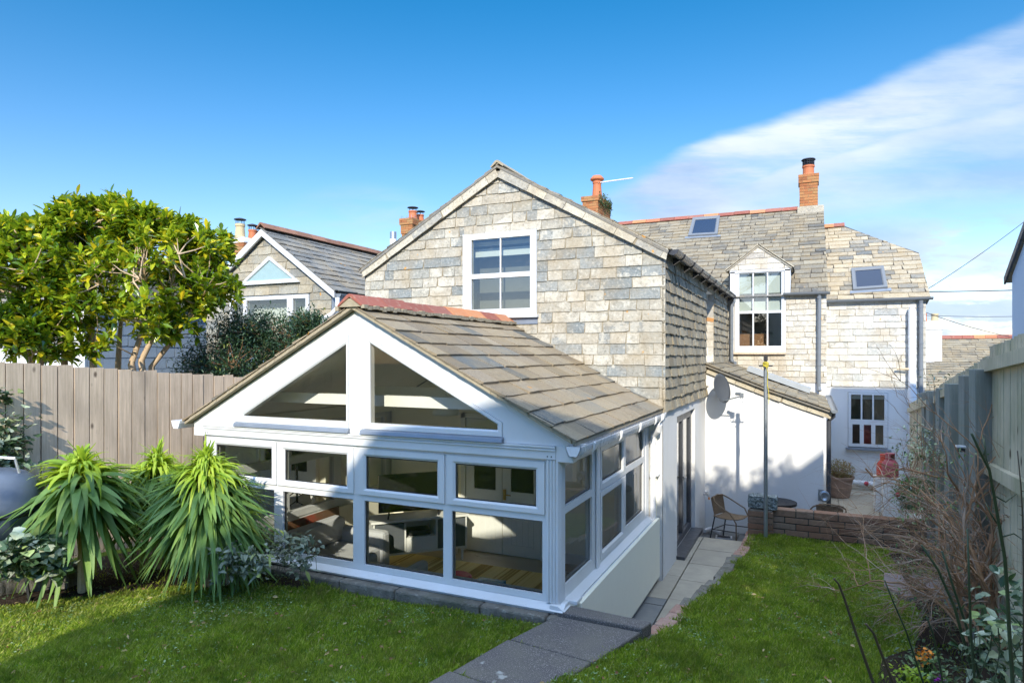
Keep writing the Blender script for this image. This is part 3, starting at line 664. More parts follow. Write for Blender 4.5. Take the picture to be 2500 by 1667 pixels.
# moulded beam over the front windows
m = MB()
prof = [(5.075, 2.08), (5.075, 2.148), (5.062, 2.153), (5.062, 2.163), (5.07, 2.168), (5.055, 2.178), (5.055, 2.192), (5.15, 2.192), (5.15, 2.08)]
m.prism([(-6.082, y, z) for y, z in prof], (4.155, 0, 0)); m.build('head_beam', M['upvc'], SR)
for x in (-2.0, -1.965, -6.05, -6.02): m = MB(); m.tube([(x, 5.0755, 2.103), (x, 5.0735, 2.103)], .0065, 8); m.build('drain_hole', M['dark'], SR)
# gable boards
m = MB(); yb, dp = 5.085, Vector((0, .09, 0))
def gp(pts, y=yb): m.prism([(x, y, z) for x, z in pts], dp)
gp([(-6.245, 2.195), (-5.567, 2.195), (-5.567, zr(-5.567)), (-6.245, zr(-6.245))]); gp([(-6.245, 2.064), (-6.085, 2.064), (-6.085, 2.195), (-6.245, 2.195)])
gp([(-5.567, 2.369), (-4.093, 3.155), (-4.093, zr(-4.093)), (-5.567, zr(-5.567))]); gp([(-5.567, 2.195), (-4.093, 2.195), (-4.093, 2.238), (-5.567, 2.238)])
gp([(-4.093, 2.195), (-3.902, 2.195), (-3.902, 3.155), (-4.0, 3.215), (-4.093, 3.155)]); gp([(-4.093, 3.157), (-4.0, 3.217), (-3.902, 3.157), (-3.902, zr(-3.902)), (-4.004, zr(-4.004)), (-4.093, zr(-4.093))])
gp([(-3.902, 3.160), (-2.425, 2.373), (-2.425, zr(-2.425)), (-3.902, zr(-3.902))]); gp([(-3.902, 2.195), (-2.425, 2.195), (-2.425, 2.245), (-3.902, 2.245)])
gp([(-2.425, 2.195), (-1.925, 2.195), (-1.775, 2.195), (-1.775, zr(-1.775)), (-2.425, zr(-2.425))]); gp([(-1.925, 2.064), (-1.775, 2.064), (-1.775, 2.195), (-1.925, 2.195)], 5.08)
m.build('gable_board', M['upvc'], SR)
for tri_o, tri_i in ((([(-5.565, 2.24), (-4.095, 2.24), (-4.095, 3.15), (-5.565, 2.367)]), ([(-5.493, 2.305), (-4.125, 2.305), (-4.125, 3.066), (-5.493, 2.32)])),
                     (([(-3.90, 2.247), (-2.427, 2.247), (-2.427, 2.371), (-3.90, 3.155)]), ([(-3.835, 2.302), (-2.474, 2.302), (-2.474, 2.35), (-3.84, 3.073)]))):
    mb = MB(); mb.ring([(x, 5.075, z) for x, z in tri_o], [(x, 5.075, z) for x, z in tri_i], (0, .08, 0), 0, .012); f = mb.build('gable_window', M['upvc'], SR)
    mb = MB(); mb.poly([(x, 5.10, z) for x, z in tri_i]); mb.build('pane', M['glass'], f)
m = MB()
for a, b in ((-5.60, -4.075), (-3.93, -2.41)):
    m.prism([(a, 5.08, 2.245), (a, 5.045, 2.232), (a, 5.035, 2.196), (a, 5.08, 2.196)], (b-a, 0, 0))
m.build('lead_flashing', M['lead'], SR, bevel=.004)
# roof
zs = lambda x: 3.435-.525*abs(x+4.0)
ang = math.atan(.525); SLn = 2.28/math.cos(ang)
m = MB(); slates(m, (-1.72, 5.0, zs(-1.72)+.012), Y_, (-math.cos(ang), 0, math.sin(ang)), (math.sin(ang), 0, math.cos(ang)), [(0, 0), (3.5, 0), (3.5, SLn), (0, SLn)], .25, .26, .52, .016, jit=.007, seed=4, hv=.06, rag=5)
s_ = m.build('roof_slates', M['slate_sunroom'], SR)
m = MB(); slates(m, (-6.33, 8.5, zs(-6.33)+.012), -Y_, (math.cos(ang), 0, math.sin(ang)), (-math.sin(ang), 0, math.cos(ang)), [(0, 0), (3.5, 0), (3.5, SLn), (0, SLn)], .25, .26, .52, .016, jit=.007, seed=6, hv=.06, rag=5)
m.build('roof_slates', M['slate_sunroom'], SR)
m = MB(); m.prism([(-6.32, 5.02, zs(-6.32)), (-4.0, 5.02, zs(-4)), (-1.73, 5.02, zs(-1.73)), (-1.73, 5.02, zs(-1.73)-.028), (-4.0, 5.02, zs(-4)-.03), (-6.32, 5.02, zs(-6.32)-.03)], (0, 3.48, 0)); m.build('roof_deck', M['mortar'], SR)
m = MB()
m.poly([(-5.98, 5.2, 2.22), (-4.0, 5.2, 3.27), (-4.0, 8.45, 3.27), (-5.98, 8.45, 2.22)]); m.poly([(-4.0, 5.2, 3.27), (-1.86, 5.2, 2.15), (-1.86, 8.45, 2.15), (-4.0, 8.45, 3.27)]); m.box((-5.98, 5.26, 2.09), (-5.90, 8.44, 2.24)); m.box((-1.93, 5.26, 2.06), (-1.875, 8.44, 2.13))
m.build('ceiling', M['ceiling'], SR)
m = MB(); m.box((-5.65, 5.45, 2.435), (-2.3, 5.53, 2.545)); m.build('tie_beam', M['white_paint'], SR); m = MB(); m.box((-5.65, 7.0, 2.435), (-2.3, 7.1, 2.545)); m.build('tie_beam', M['ceiling'], SR)
def ridge_run(mb, p, q, L, w=.13, h=.085, seed=0, lump=True):
    """ridge tiles: inverted V saddles from p to q"""
    r = random.Random(seed); p = Vector(p); q = Vector(q); n = max(1, round((q-p).length/L)); d = (q-p)/n; s = d.normalized().cross(Z_)
    for i in range(n):
        a = p+d*i+d*.01; u = d*.98; e = r.uniform(-.006, .006)+.003*(i % 2)
        o = [s*-w+Z_*-h, Z_*(.012)-s*.03, Z_*.02, Z_*(.012)+s*.03, s*w+Z_*-h, s*(w-.015)+Z_*(-h-.012), Z_*-.012, s*-(w-.015)+Z_*(-h-.012)]
        mb.prism([a+k+Z_*e for k in o], u)
m = MB(); ridge_run(m, (-4.0, 4.97, 3.52), (-4.0, 8.5, 3.52), .44, .15, .09, 2); m.build('ridge_tiles', M['ridge'], SR, bevel=.004)
m = MB()
for i in range(60):
    t0 = 4.98+i*.059
    for s in (-1, 1): m.box((-4.0+s*.155-.02, t0, 3.395+rnd.uniform(-.01, .008)), (-4.0+s*.155+.02, t0+.065, 3.43+rnd.uniform(-.008, .01)))
m.poly([(-4.14, 4.985, 3.42), (-3.86, 4.985, 3.42), (-3.98, 4.985, 3.50), (-4.02, 4.985, 3.50)]); m.build('ridge_mortar', M['mortar'], SR)
# moss and mortar bead under the verge
m = MB()
for s in (-1, 1):
    for i in range(70):
        k = i/70*2.25; x = -4+s*k; zz = zs(x)-.02; q = rnd.uniform(-.004, .004); dz = s*-.525*.017; m.prism([(x-.017, 5.012+q, zz-dz-.012), (x+.017, 5.012+q, zz+dz-.012), (x+.017, 5.012+q, zz+dz+.02), (x-.017, 5.012+q, zz-dz+.02)], (0, .03, 0))
m.build('verge_mortar', M['mortar'], SR)
def gutter(name, parent, p, d, prof, mat, cap=True):
    """prof = list of (offset along s, z) ; extruded along d ; thin walled"""
    p = Vector(p); d = Vector(d); s = d.normalized().cross(Z_); mb = MB(); P = [p+s*a+Z_*b for a, b in prof]
    for i in range(len(P)-1):
        n = ((P[i+1]-P[i]).cross(d)).normalized()*.005
        mb.prism([P[i], P[i+1], P[i+1]+n, P[i]+n], d)
    if cap:
        for e in (Vector((0, 0, 0)), d): mb.prism([q+e for q in P], d.normalized()*.006)
    return mb.build(name, mat, parent)
ogee = [(-.065, 0), (-.06, -.03), (-.035, -.088), (.035, -.088), (.058, -.045), (.068, -.01), (.068, 0)]
gt = gutter('gutter', SR, (-1.755, 5.02, 2.207), (0, 3.5, 0), ogee, M['white_pipe']); gutter('gutter', SR, (-6.43, 8.5, 2.225), (0, -3.5, 0), ogee, M['white_pipe'])
for y in (5.35, 6.25, 7.05, 7.85, 8.2, 8.28):
    m = MB(); m.prism([(-1.683, y, 2.215), (-1.665, y, 2.2), (-1.675, y, 2.14), (-1.70, y, 2.105), (-1.70, y, 2.118), (-1.69, y, 2.15), (-1.69, y, 2.2)], (0, .028, 0)); m.build('gutter_clip', M['upvc'], gt)
m = MB(); m.prism([(-1.82, 5.12, 2.216), (-1.683, 5.12, 2.216), (-1.683, 5.12, 2.2), (-1.69, 5.12, 2.15), (-1.72, 5.12, 2.112), (-1.79, 5.12, 2.112)], (0, .05, 0)); m.build('gutter_joint', M['upvc'], gt)
m = MB(); m.tube([(-1.75, 8.33, 2.12), (-1.75, 8.33, 2.06), (-1.76, 8.35, 1.99), (-1.83, 8.40, 1.93), (-1.84, 8.41, 1.88), (-1.84, 8.41, .14), (-1.84, 8.40, .08), (-1.82, 8.33, .045)], [.045, .05, .048, .042, .037, .037, .037, .036], 14)
for z in (1.86, 1.42, .62): m.tube([(-1.84, 8.41, z), (-1.84, 8.41, z-.05)], .043, 14); 
for z in (1.42, .62): m.box((-1.79, 8.38, z-.03), (-1.765, 8.52, z-.01))
m.build('downpipe', M['white_pipe'], SR)
# curtains inside
m = MB(); pts = []
for i in range(60): y = 7.2+i*.016; pts.append((-1.99-.03*math.sin(i*1.1)-.01*math.sin(i*2.7), y))
for a, b in zip(pts, pts[1:]): m.poly([(a[0], a[1], .9), (b[0], b[1], .9), (b[0], b[1], 2.07), (a[0], a[1], 2.07)])
m.build('curtain', M['curtain'], SR, smooth=True)

# ------------------------------------------------------------------ cottage
CT = thing('cottage', 'slate hung cottage with tall gable, long slate roof, dormer and two brick chimneys', 'house', (-4, 12, 0))
WIN = (-4.695, 3.51, -3.51, 4.755)
OG = Vector((0, 8.52, 0)); GP = [(-6.515, -.3), (-1.74, -.3), (-1.74, 4.31), (-4.12, 5.66), (-6.515, 4.31)]
m = MB(); wall(m, OG, X_, Z_, GP, [WIN], None, .14)
wall(m, Vector((-6.515, 0, 0)), -Y_, Z_, [(-18, -.3), (-8.52, -.3), (-8.52, 4.3), (-18, 4.3)])
DOOR = (9.55, .03, 11.2, 2.06); SLOT = (12.45, 2.82, 13.45, 4.17)
wall(m, Vector((-1.74, 0, 0)), Y_, Z_, [(8.52, -.3), (16.0, -.3), (16.0, 4.33), (8.52, 4.33)], [DOOR, SLOT], None, .16)
m.build('wall', M['render'], CT)
m = MB(); m.box((-1.925, 8.515, -.05), (-1.74, 8.55, 2.24)); m.build('return_wall', M['render'], CT)
m = MB(); slates(m, (0, 8.515, 0), X_, Z_, -Y_, [(-6.52, 2.24), (-1.70, 2.24), (-1.70, 4.30), (-4.12, 5.65), (-6.52, 4.31)], .147, .17, .50, .013, [WIN], .005, 2.24, .003, 11, .03, 4)
m.build('gable_cladding', M['slate_gable'], CT)
m = MB(); slates(m, (-1.735, 0, 0), Y_, Z_, X_, [(8.50, 2.22), (16.0, 2.22), (16.0, 4.31), (8.50, 4.31)], .145, .12, .30, .022, [SLOT], .009, 2.22, .003, 12, .04, 3); m.build('side_cladding', M['slate_side'], CT)
m = MB(); slates(m, (-1.722, 0, 0), Y_, Z_, (1, 0, .25), [(8.49, 2.20), (12.42, 2.20), (12.42, 2.38), (8.49, 2.38)], .16, .12, .30, .03, [], .012, 2.20, .003, 13, .0, 3); m.build('side_cladding', M['slate_side'], CT)
m = MB(); slates(m, (0, 13.45, 0), X_, Z_, -Y_, [(-2.0, 2.82), (-1.73, 2.82), (-1.73, 4.17), (-2.0, 4.17)], .15, .2, .3, .008, [], .004, 2.82, .003, 14); m.build('slot_lining', M['slate_pale'], CT)
m = MB(); m.box((-2.06, 12.45, 2.82), (-1.90, 13.44, 4.17)); m.build('slot_window', M['upvc'], CT)
m = MB(); m.bar((-1.72, 12.42, 3.62), (-1.60, 12.46, 3.60), .05, .07); m.build('timber_bracket', simple('orange_timber', (.42, .20, .06), .7), CT)
# verge slates of the gable
rl = math.atan((5.66-4.31)/(4.12-1.70)); rlen = (4.12-1.68)/math.cos(rl)
m = MB(); slates(m, (-6.53, 8.462, 4.195), (math.cos(rl), 0, math.sin(rl)), (-math.sin(rl), 0, math.cos(rl)), -Y_, [(0, 0), (rlen, 0), (rlen, .155), (0.05, .155)], .155, .28, .62, .012, jit=.003, seed=21)
slates(m, (-4.12, 8.459, 5.55), (math.cos(rl), 0, -math.sin(rl)), (math.sin(rl), 0, math.cos(rl)), -Y_, [(0, 0), (rlen, 0), (rlen-.05, .155), (0, .155)], .155, .28, .62, .012, jit=.003, seed=22)
m.build('verge_slates', M['verge'], CT)
# wing roof
cx_, sn_ = math.cos(rl), math.sin(rl); WL = 2.52/cx_
m = MB(); slates(m, (-1.62, 8.452, 4.325), Y_, (-cx_, 0, sn_), (sn_, 0, cx_), [(0, 0), (9.6, 0), (9.6, WL), (0, WL)], .22, .2, .42, .014, seed=31, jit=.01)
slates(m, (-6.62, 18.0, 4.325), -Y_, (cx_, 0, sn_), (-sn_, 0, cx_), [(0, 0), (9.548, 0), (9.548, WL), (0, WL)], .22, .2, .42, .014, seed=32, jit=.01)
m.build('roof_slates', M['slate_roof'], CT)
m = MB(); m.prism([(-6.6, 8.447, 4.31), (-4.12, 8.447, 5.72), (-1.64, 8.447, 4.31), (-1.66, 8.447, 4.275), (-4.12, 8.447, 5.685), (-6.58, 8.447, 4.275)], (0, 9.5, 0)); m.build('roof_deck', M['slate_dark'], CT)
m = MB(); ridge_run(m, (-4.12, 8.44, 5.77), (-4.12, 17.9, 5.79), .45, .11, .07, 5); m.build('ridge_tiles', M['mortar'], CT)
# gable window
def bars(O, U, V, lst, t, d, parent, name='glazing_bar', mat=None):
    mb = MB(); N = U.cross(V)
    for (a, b, c, e) in lst:
        P = [O+U*x+V*y+N*t for x, y in ((a, b), (c, b), (c, e), (a, e))]; mb.prism(P, -N*d)
    return mb.build(name, mat or M['upvc'], parent)
W1 = thing('window', None, None); del_ = W1
bpy.data.objects.remove(W1)
gh = [(-4.563, 4.155, -3.613, 4.665), (-4.563, 3.63, -3.613, 4.085)]
f = framed(Vector((0, 8.49, 0)), X_, Z_, (-4.69, 3.535, -3.515, 4.75), gh, .08, 'window', CT, seal=False); f['label'] = 'white framed gable window with a blind'
pane(Vector((0, 8.49, 0)), X_, Z_, gh, .03, f, M['glass_house'])
bars(Vector((0, 8.49, 0)), X_, Z_, [(-4.098, 3.63, -4.078, 4.085), (-4.098, 4.155, -4.078, 4.665)], -.012, .02, f)
m = MB(); m.box((-4.72, 8.44, 3.495), (-3.485, 8.60, 3.532)); m.box((-4.70, 8.475, 3.532), (-4.692, 8.52, 4.76)); m.build('sill', M['upvc'], f)
m = MB(); m.box((-4.66, 8.72, 4.44), (-3.55, 8.735, 4.56)); m.box((-4.66, 8.70, 4.60), (-3.55, 8.72, 4.66)); m.build('blind', M['curtain'], f)
m = MB(); m.box((-4.66, 8.95, 3.5), (-3.52, 9.0, 4.75)); m.poly([(-4.7, 8.66, 3.5), (-4.7, 8.98, 3.5), (-4.7, 8.98, 4.8), (-4.7, 8.66, 4.8)]); m.poly([(-3.5, 8.66, 3.5), (-3.5, 8.98, 3.5), (-3.5, 8.98, 4.8), (-3.5, 8.66, 4.8)])
m.poly([(-4.7, 8.66, 3.5), (-3.5, 8.66, 3.5), (-3.5, 8.98, 3.5), (-4.7, 8.98, 3.5)]); m.poly([(-4.7, 8.66, 4.76), (-3.5, 8.66, 4.76), (-3.5, 8.98, 4.76), (-4.7, 8.98, 4.76)]); m.build('room', M['room'], f)
m = MB(); slates(m, (0, 8.50, 0), X_, Z_, -Y_, [(-4.15, 3.40), (-3.5, 3.40), (-3.5, 3.495), (-4.15, 3.495)], .095, .3, .6, .008, seed=1); m.build('lead_flashing', M['lead'], CT)
# side french door
OD = Vector((-1.80, 0, 0))
f = framed(OD, Y_, Z_, (9.56, .06, 11.19, 2.05), [(9.70, .16, 10.33, 1.93), (10.43, .16, 11.06, 1.93)], .07, 'french_door', CT, M['anthracite'], seal=False); pane(OD, Y_, Z_, [(9.70, .16, 10.33, 1.93), (10.43, .16, 11.06, 1.93)], .03, f, M['glass_house'])
m = MB(); m.box((-1.80, 10.34, 1.0), (-1.77, 10.37, 1.05)); m.bar((-1.765, 10.36, 1.025), (-1.76, 10.46, 1.025), .016, .016); m.build('handle', M['steel'], f)
m = MB(); m.box((-1.80, 9.5, -.02), (-1.62, 11.24, .045)); m.build('door_sill', M['anthracite'], CT)
m = MB(); m.box((-2.6, 9.3, 0), (-2.55, 11.5, 2.2)); m.build('room', M['room'], f)
m = MB(); m.poly([(-2.0, 10.5, .1), (-2.0, 11.1, .1), (-2.0, 11.1, 2.0), (-2.0, 10.5, 2.0)]); m.build('curtain', M['curtain'], f)
# gutter of the wing
hr = [(.07*math.cos(math.pi*(1+i/10)), .07*math.sin(math.pi*(1+i/10))) for i in range(11)]
gg = gutter('gutter', CT, (-1.60, 8.50, 4.325), (0, 7.4, .02), hr, M['black_pipe'])
for i in range(9):
    m = MB(); y = 9.0+i*.83; P = [(-1.60+.076*math.cos(math.pi*(1+k/10)), y, 4.328+.076*math.sin(math.pi*(1+k/10))) for k in range(11)]; m.tube(P, .008, 5)
    m.prism([(-1.69, y-.02, 4.29), (-1.60, y-.02, 4.245), (-1.69, y-.02, 4.19)], (0, .04, 0)); m.build('gutter_bracket', M['black_pipe'], gg)
m = MB(); m.tube([(-1.58, 15.86, 4.27), (-1.58, 15.86, 4.2), (-1.63, 15.85, 4.12), (-1.63, 15.85, 2.86), (-1.60, 15.8, 2.79), (-1.53, 15.7, 2.77)], .038, 12)
for z in (3.9, 3.35): m.tube([(-1.63, 15.85, z), (-1.63, 15.85, z-.04)], .045, 12)
m.build('downpipe', M['grey_pipe'], CT)
# rear range: wall, dormer, roof
m = MB(); DW = (-1.565, 3.005, -.50, 4.33); wall(m, Vector((0, 16.0, 0)), X_, Z_, [(-8, -.3), (.36, -.3), (.36, 4.33), (-8, 4.33)], [DW], None, .12); wall(m, Vector((.36, 0, 0)), Y_, Z_, [(16, -.3), (21, -.3), (21, 7.1), (16, 4.33)]); m.build('wall', M['render'], CT)
m = MB(); slates(m, (0, 15.99, 0), X_, Z_, -Y_, [(-1.73, 2.34), (.37, 2.34), (.365, 4.31), (-1.73, 4.31)], .125, .22, .6, .014, [(-1.60, 2.98, -.465, 4.33)], .007, 2.34, .004, 41, .12, 4); m.build('rear_cladding', M['slate_pale'], CT)
sl_ = .565; ra = math.atan(sl_); RLen = 5.25/math.cos(ra)
m = MB(); slates(m, (-8.0, 15.86, 4.345), X_, (0, math.cos(ra), math.sin(ra)), (0, -math.sin(ra), math.cos(ra)), [(0, 0), (8.40, 0), (8.40, RLen), (0, RLen)], .262, .16, .52, .018, [(6.30, -1, 7.64, .75)], .016, None, .004, 42, .08, 3); m.build('roof_slates', M['slate_roof'], CT)
m = MB(); m.prism([(-8, 15.9, 4.30), (-8, 21.1, 7.26), (-8, 26.3, 4.32)], (8.36, 0, 0)); m.build('roof_deck', M['slate_dark'], CT)
m = MB(); ridge_run(m, (-8, 21.08, 7.37), (-.27, 21.08, 7.37), .45, .14, .10, 8); m.build('ridge_tiles', M['ridge'], CT)
def stack(parent, x0, x1, y0, y1, z0, z1, corb, mat='chimney_brick', seed=0, bh=.085, bw=.24):
    mb = MB(); r = random.Random(seed); z = z0; i = 0
    while z < z1-.01:
        e = 0
        for (za, ex) in corb:
            if z >= za-.001: e = ex
        a, b, c, d = x0-e, x1+e, y0-e, y1+e
        for (p, q, fixed, ax) in ((a, b, c, 'y'), (a, b, d, 'y'), (c, d, a, 'x'), (c, d, b, 'x')):
            u = p-(bw/2 if i % 2 else 0)
            while u < q-.01:
                s0, s1 = max(p, u)+.004, min(q, u+bw)-.004; k = r.uniform(-.004, .004)
                if s1-s0 > .02:
                    if ax == 'y': s = -1 if fixed == c else 1; mb.box((s0, min(fixed, fixed-s*.05)+0*k, z+.005), (s1, max(fixed, fixed-s*.05)+0*k, z+bh-.005), 0) if s == 1 else mb.box((s0, fixed+k, z+.005), (s1, fixed+.05, z+bh-.005), 0)
                    else: s = -1 if fixed == a else 1; mb.box((fixed+k if s == -1 else fixed-.05, s0+.0005, z+.005), (fixed+.05 if s == -1 else fixed+k, s1-.0005, z+bh-.005), 0)
                u += bw
        mb.box((a+.012, c+.012, z), (b-.012, d-.012, z+bh), 1); z += bh; i += 1
    return mb.build('chimney', [M[mat], M['mortar']], parent)
def pot(parent, x, y, z, h, r, mat, cap=None, r2=None):
    mb = MB(); r2 = r2 or r*.85; mb.lathe([(r*1.1, 0), (r*1.1, .04), (r, .07), (r2, h*.8), (r2*1.15, h*.84), (r2*1.15, h), (r2*.8, h), (r2*.7, h-.1)], (x, y, z), 16); p = mb.build('chimney_pot', M[mat], parent, smooth=False)
    if cap == 'cowl':
        mb = MB(); 
        for k in range(6): a = k*math.pi/3; mb.tube([(x+r2*.95*math.cos(a), y+r2*.95*math.sin(a), z+h-.03), (x+r2*.95*math.cos(a), y+r2*.95*math.sin(a), z+h+.13)], .008, 5)
        mb.lathe([(r2*1.45, 0), (r2*1.35, .02), (r2*.5, .05), (0, .06)], (x, y, z+h+.12), 16); mb.build('cowl', M['wire'], p)
    if cap == 'cage':
        mb = MB()
        for k in range(14): a = k*math.pi/7; mb.tube([(x+r2*1.05*math.cos(a), y+r2*1.05*math.sin(a), z+h-.02), (x+r2*1.05*math.cos(a), y+r2*1.05*math.sin(a), z+h+.17)], .006, 4)
        for zz in (.03, .08, .13): mb.lathe([(r2*1.07, 0), (r2*1.07, .01)], (x, y, z+h+zz), 14)
        mb.lathe([(r2*1.35, 0), (r2*1.2, .03), (0, .05)], (x, y, z+h+.17), 14); mb.build('cowl', M['wire'], p)
    if cap == 'flange':
        mb = MB(); mb.lathe([(r2*1.0, 0), (r2*1.7, .05), (r2*1.75, .09), (r2*1.1, .19), (r2*.9, .19)], (x, y, z+h-.03), 18); mb.build('pot_collar', M['pot'], p)
    return p
c = stack(CT, -.24, .25, 20.85, 21.35, 6.9, 8.26, [(8.0, .03)], seed=1); pot(c, .0, 21.1, 8.26, .30, .155, 'pot', 'cage', .15)
m = MB(); m.box((-.30, 20.72, 6.95), (.41, 21.5, 7.30)); m.build('chimney_shoulder', M['verge'], CT, bevel=.02)
c = stack(CT, -6.9, -6.36, 20.7, 22.2, 6.9, 8.26, [(7.75, .0), (8.09, .04)], seed=2); pot(c, -6.12-.42, 21.2, 8.26, .62, .17, 'pot', 'flange', .135)
m = MB()
P = []; N_ = 500
lp = np.stack([rg.uniform(-6.4, -6.3, N_), rg.uniform(20.8, 22.2, N_), 8.15+rg.normal(0, .14, N_)], 1); V, F = leafarr(lp, rg.normal(0, 1, (N_, 3))+[1, -.3, .3], .08, .05, .2, 2)
npmesh('moss', V, F, M['leaf_shrub'], c)['kind'] = 'stuff'
# skylights
def skylight(parent, px, p0, n, mat='grey_pipe', up=.07):
    P = [onplane(x, y, p0, n) for x, y in px]; nn = Vector(n).normalized(); c = sum(P, Vector())/4
    inn = [p.lerp(c, .24) for p in P]; mb = MB(); mb.ring([p+nn*up for p in P], [p+nn*up for p in inn], -nn*(up+.03), 0, .02); f = mb.build('skylight', simple('sky_frame', (.15, .16, .17), .5, 0), parent)
    mb = MB(); mb.poly([p+nn*(up-.03) for p in inn]); mb.build('pane', skyglass, f)
    mb = MB(); b = [P[3]+nn*.02, P[2]+nn*.02]; dn = (P[3]-P[0]).normalized()*.13; mb.prism([b[0]+nn*.01-(b[1]-b[0])*.1, b[1]+nn*.01+(b[1]-b[0])*.1, b[1]+dn+nn*.01+(b[1]-b[0])*.1, b[0]+dn+nn*.01-(b[1]-b[0])*.1], -nn*.02); mb.build('flashing', M['lead'], f)
    return f
t = NT('skyglass'); skyglass = t.done(t.pr((.010, .022, .05), .06, 0, None, .22))
skylight(CT, [(1692, 536), (1758, 531), (1752, 576), (1680, 580)], (0, 15.86, 4.345), (0, -math.sin(ra), math.cos(ra)))
# dormer
m = MB(); m.box((-1.67, 15.93, 4.345), (-1.565, 17.9, 4.90)); m.box((-.49, 15.93, 4.345), (-.37, 17.9, 4.90)); m.box((-1.68, 15.93, 4.87), (-.365, 15.99, 4.93)); m.build('dormer_cheek', M['upvc'], CT)
m = MB(); slates(m, (0, 15.93, 0), X_, Z_, -Y_, [(-1.70, 4.93), (-.345, 4.93), (-1.05, 5.46)], .13, .25, .5, .012, seed=51, jit=.005)
m.build('dormer_cladding', M['slate_pale'], CT)
m = MB(); da = math.atan(.53/.69)
slates(m, (-.30, 15.88, 4.94), Y_, (-math.cos(da), 0, math.sin(da)), (math.sin(da), 0, math.cos(da)), [(0, 0), (2.2, 0), (2.2, .95), (0, .95)], .22, .2, .4, .014, seed=52)
slates(m, (-1.78, 18.08, 4.94), -Y_, (math.cos(da), 0, math.sin(da)), (-math.sin(da), 0, math.cos(da)), [(0, 0), (2.2, 0), (2.2, .95), (0, .95)], .22, .2, .4, .014, seed=53)
m.prism([(-1.76, 15.9, 4.93), (-1.05, 15.9, 5.49), (-.33, 15.9, 4.93), (-.36, 15.9, 4.92), (-1.05, 15.9, 5.45), (-1.73, 15.9, 4.92)], (0, 2.1, 0)); m.build('dormer_roof', M['verge'], CT)
gx = [(-1.47, -1.18), (-1.15, -.87), (-.84, -.56)]
dh = [(a, 3.98, b, 4.85) for a, b in gx]+[(a, 3.165, b, 3.92) for a, b in gx]
f = framed(Vector((0, 15.955, 0)), X_, Z_, (-1.565, 3.02, -.50, 4.87), dh, .09, 'window', CT, seal=False); f['label'] = 'tall white sash window of the dormer'
pane(Vector((0, 15.955, 0)), X_, Z_, [(-1.47, 3.165, -.56, 4.85)], .04, f, M['glass_house'])
m = MB(); m.box((-1.60, 15.90, 2.975), (-.465, 16.05, 3.02)); m.build('sill', M['wood_l'], f)
m = MB(); m.box((-1.56, 16.06, 3.99), (-.50, 16.07, 4.87)); m.build('blind', M['curtain'], f)
m = MB(); m.box((-1.7, 16.9, 2.9), (-.4, 16.95, 4.0)); m.box((-1.72, 16.08, 2.9), (-1.68, 16.95, 4.9)); m.box((-.42, 16.08, 2.9), (-.4, 16.95, 4.9)); m.box((-1.7, 16.08, 2.85), (-.4, 16.95, 2.9)); m.build('room', M['room'], f)
m = MB(); m.box((-1.50, 16.2, 3.0), (-.85, 16.6, 3.45)); m.build('chest', simple('chest_wood', (.30, .13, .05), .5), f)
m = MB(); gutter('gutter', CT, (-.52, 15.86, 4.36), (.95, 0, -.01), [(-a*.8, b*.8) for a, b in hr], M['grey_pipe'])
m = MB(); m.tube([(.22, 15.88, 4.32), (.22, 15.90, 4.24), (.21, 15.90, 2.25), (.23, 15.86, 2.16)], .040, 12)
for z in (4.25, 2.75): m.tube([(.215, 15.9, z), (.215, 15.9, z-.04)], .048, 12)
m.build('downpipe', M['grey_pipe'], CT)

# lean-to outhouse
LT = thing('lean_to', 'white rendered lean-to with a sloping slate roof beside the cottage', 'outbuilding', (-.7, 12.4, -.27))
m = MB(); wall(m, Vector((0, 12.4, 0)), X_, Z_, [(-1.74, -.35), (.24, -.35), (.24, 1.97), (-.6, 2.26), (-1.74, 2.68)]); wall(m, Vector((.24, 0, 0)), Y_, Z_, [(12.4, -.35), (16, -.35), (16, 1.97), (12.4, 1.97)]); m.build('wall', M['render'], LT)
for k, (a, b) in enumerate((((.34, 2.03), (-.6, 2.355)), ((-.6, 2.355), (-1.72, 2.80)))):
    d = Vector((b[0]-a[0], 0, b[1]-a[1])); L = d.length; d.normalize(); nn = Vector((-d.z*-1, 0, -d.x)).normalized()
    m = MB(); slates(m, (a[0], 12.27, a[1]), Y_, d, (d.z, 0, -d.x), [(0, 0), (3.72, 0), (3.72, L), (0, L)], .19, .2, .45, .014, seed=60+k, jit=.01); m.build('roof_slates', M['slate_roof'], LT)
    m = MB(); m.prism([(a[0], 12.30, a[1]-.01), (b[0], 12.30, b[1]-.01), (b[0], 12.30, b[1]-.06), (a[0], 12.30, a[1]-.06)], (0, 3.68, 0)); m.build('roof_deck', M['slate_dark'], LT)
    a2 = (a[0]-(.06 if k == 0 else 0), a[1]-.04); m = MB(); slates(m, (b[0], 12.37, b[1]-.175), -d, Vector((d.z, 0, -d.x)), -Y_, [(0, 0), (L, 0), (L, .15), (0, .15)], .15, .3, .6, .016, seed=70+k, jit=.004); m.build('verge_slates', M['verge'], LT)
m = MB(); nn = Vector((.35, 0, .93)).normalized(); m.prism([(-1.2, 14.6, 2.62), (-1.2, 15.25, 2.62), (.02, 15.25, 2.17), (.02, 14.6, 2.17)], nn*.10); m.build('rooflight', simple('rooflight_grey', (.34, .37, .39), .4, var=.1), LT)
gutter('gutter', LT, (.40, 12.25, 2.02), (0, 3.7, .05), [(a*.8, b*.8) for a, b in hr], M['grey_pipe'])
m = MB(); m.tube([(.39, 12.42, 1.97), (.39, 12.42, 1.9), (.32, 12.45, 1.82), (.32, 12.45, -.25)], .036, 12); m.build('downpipe', M['anthracite'], LT)

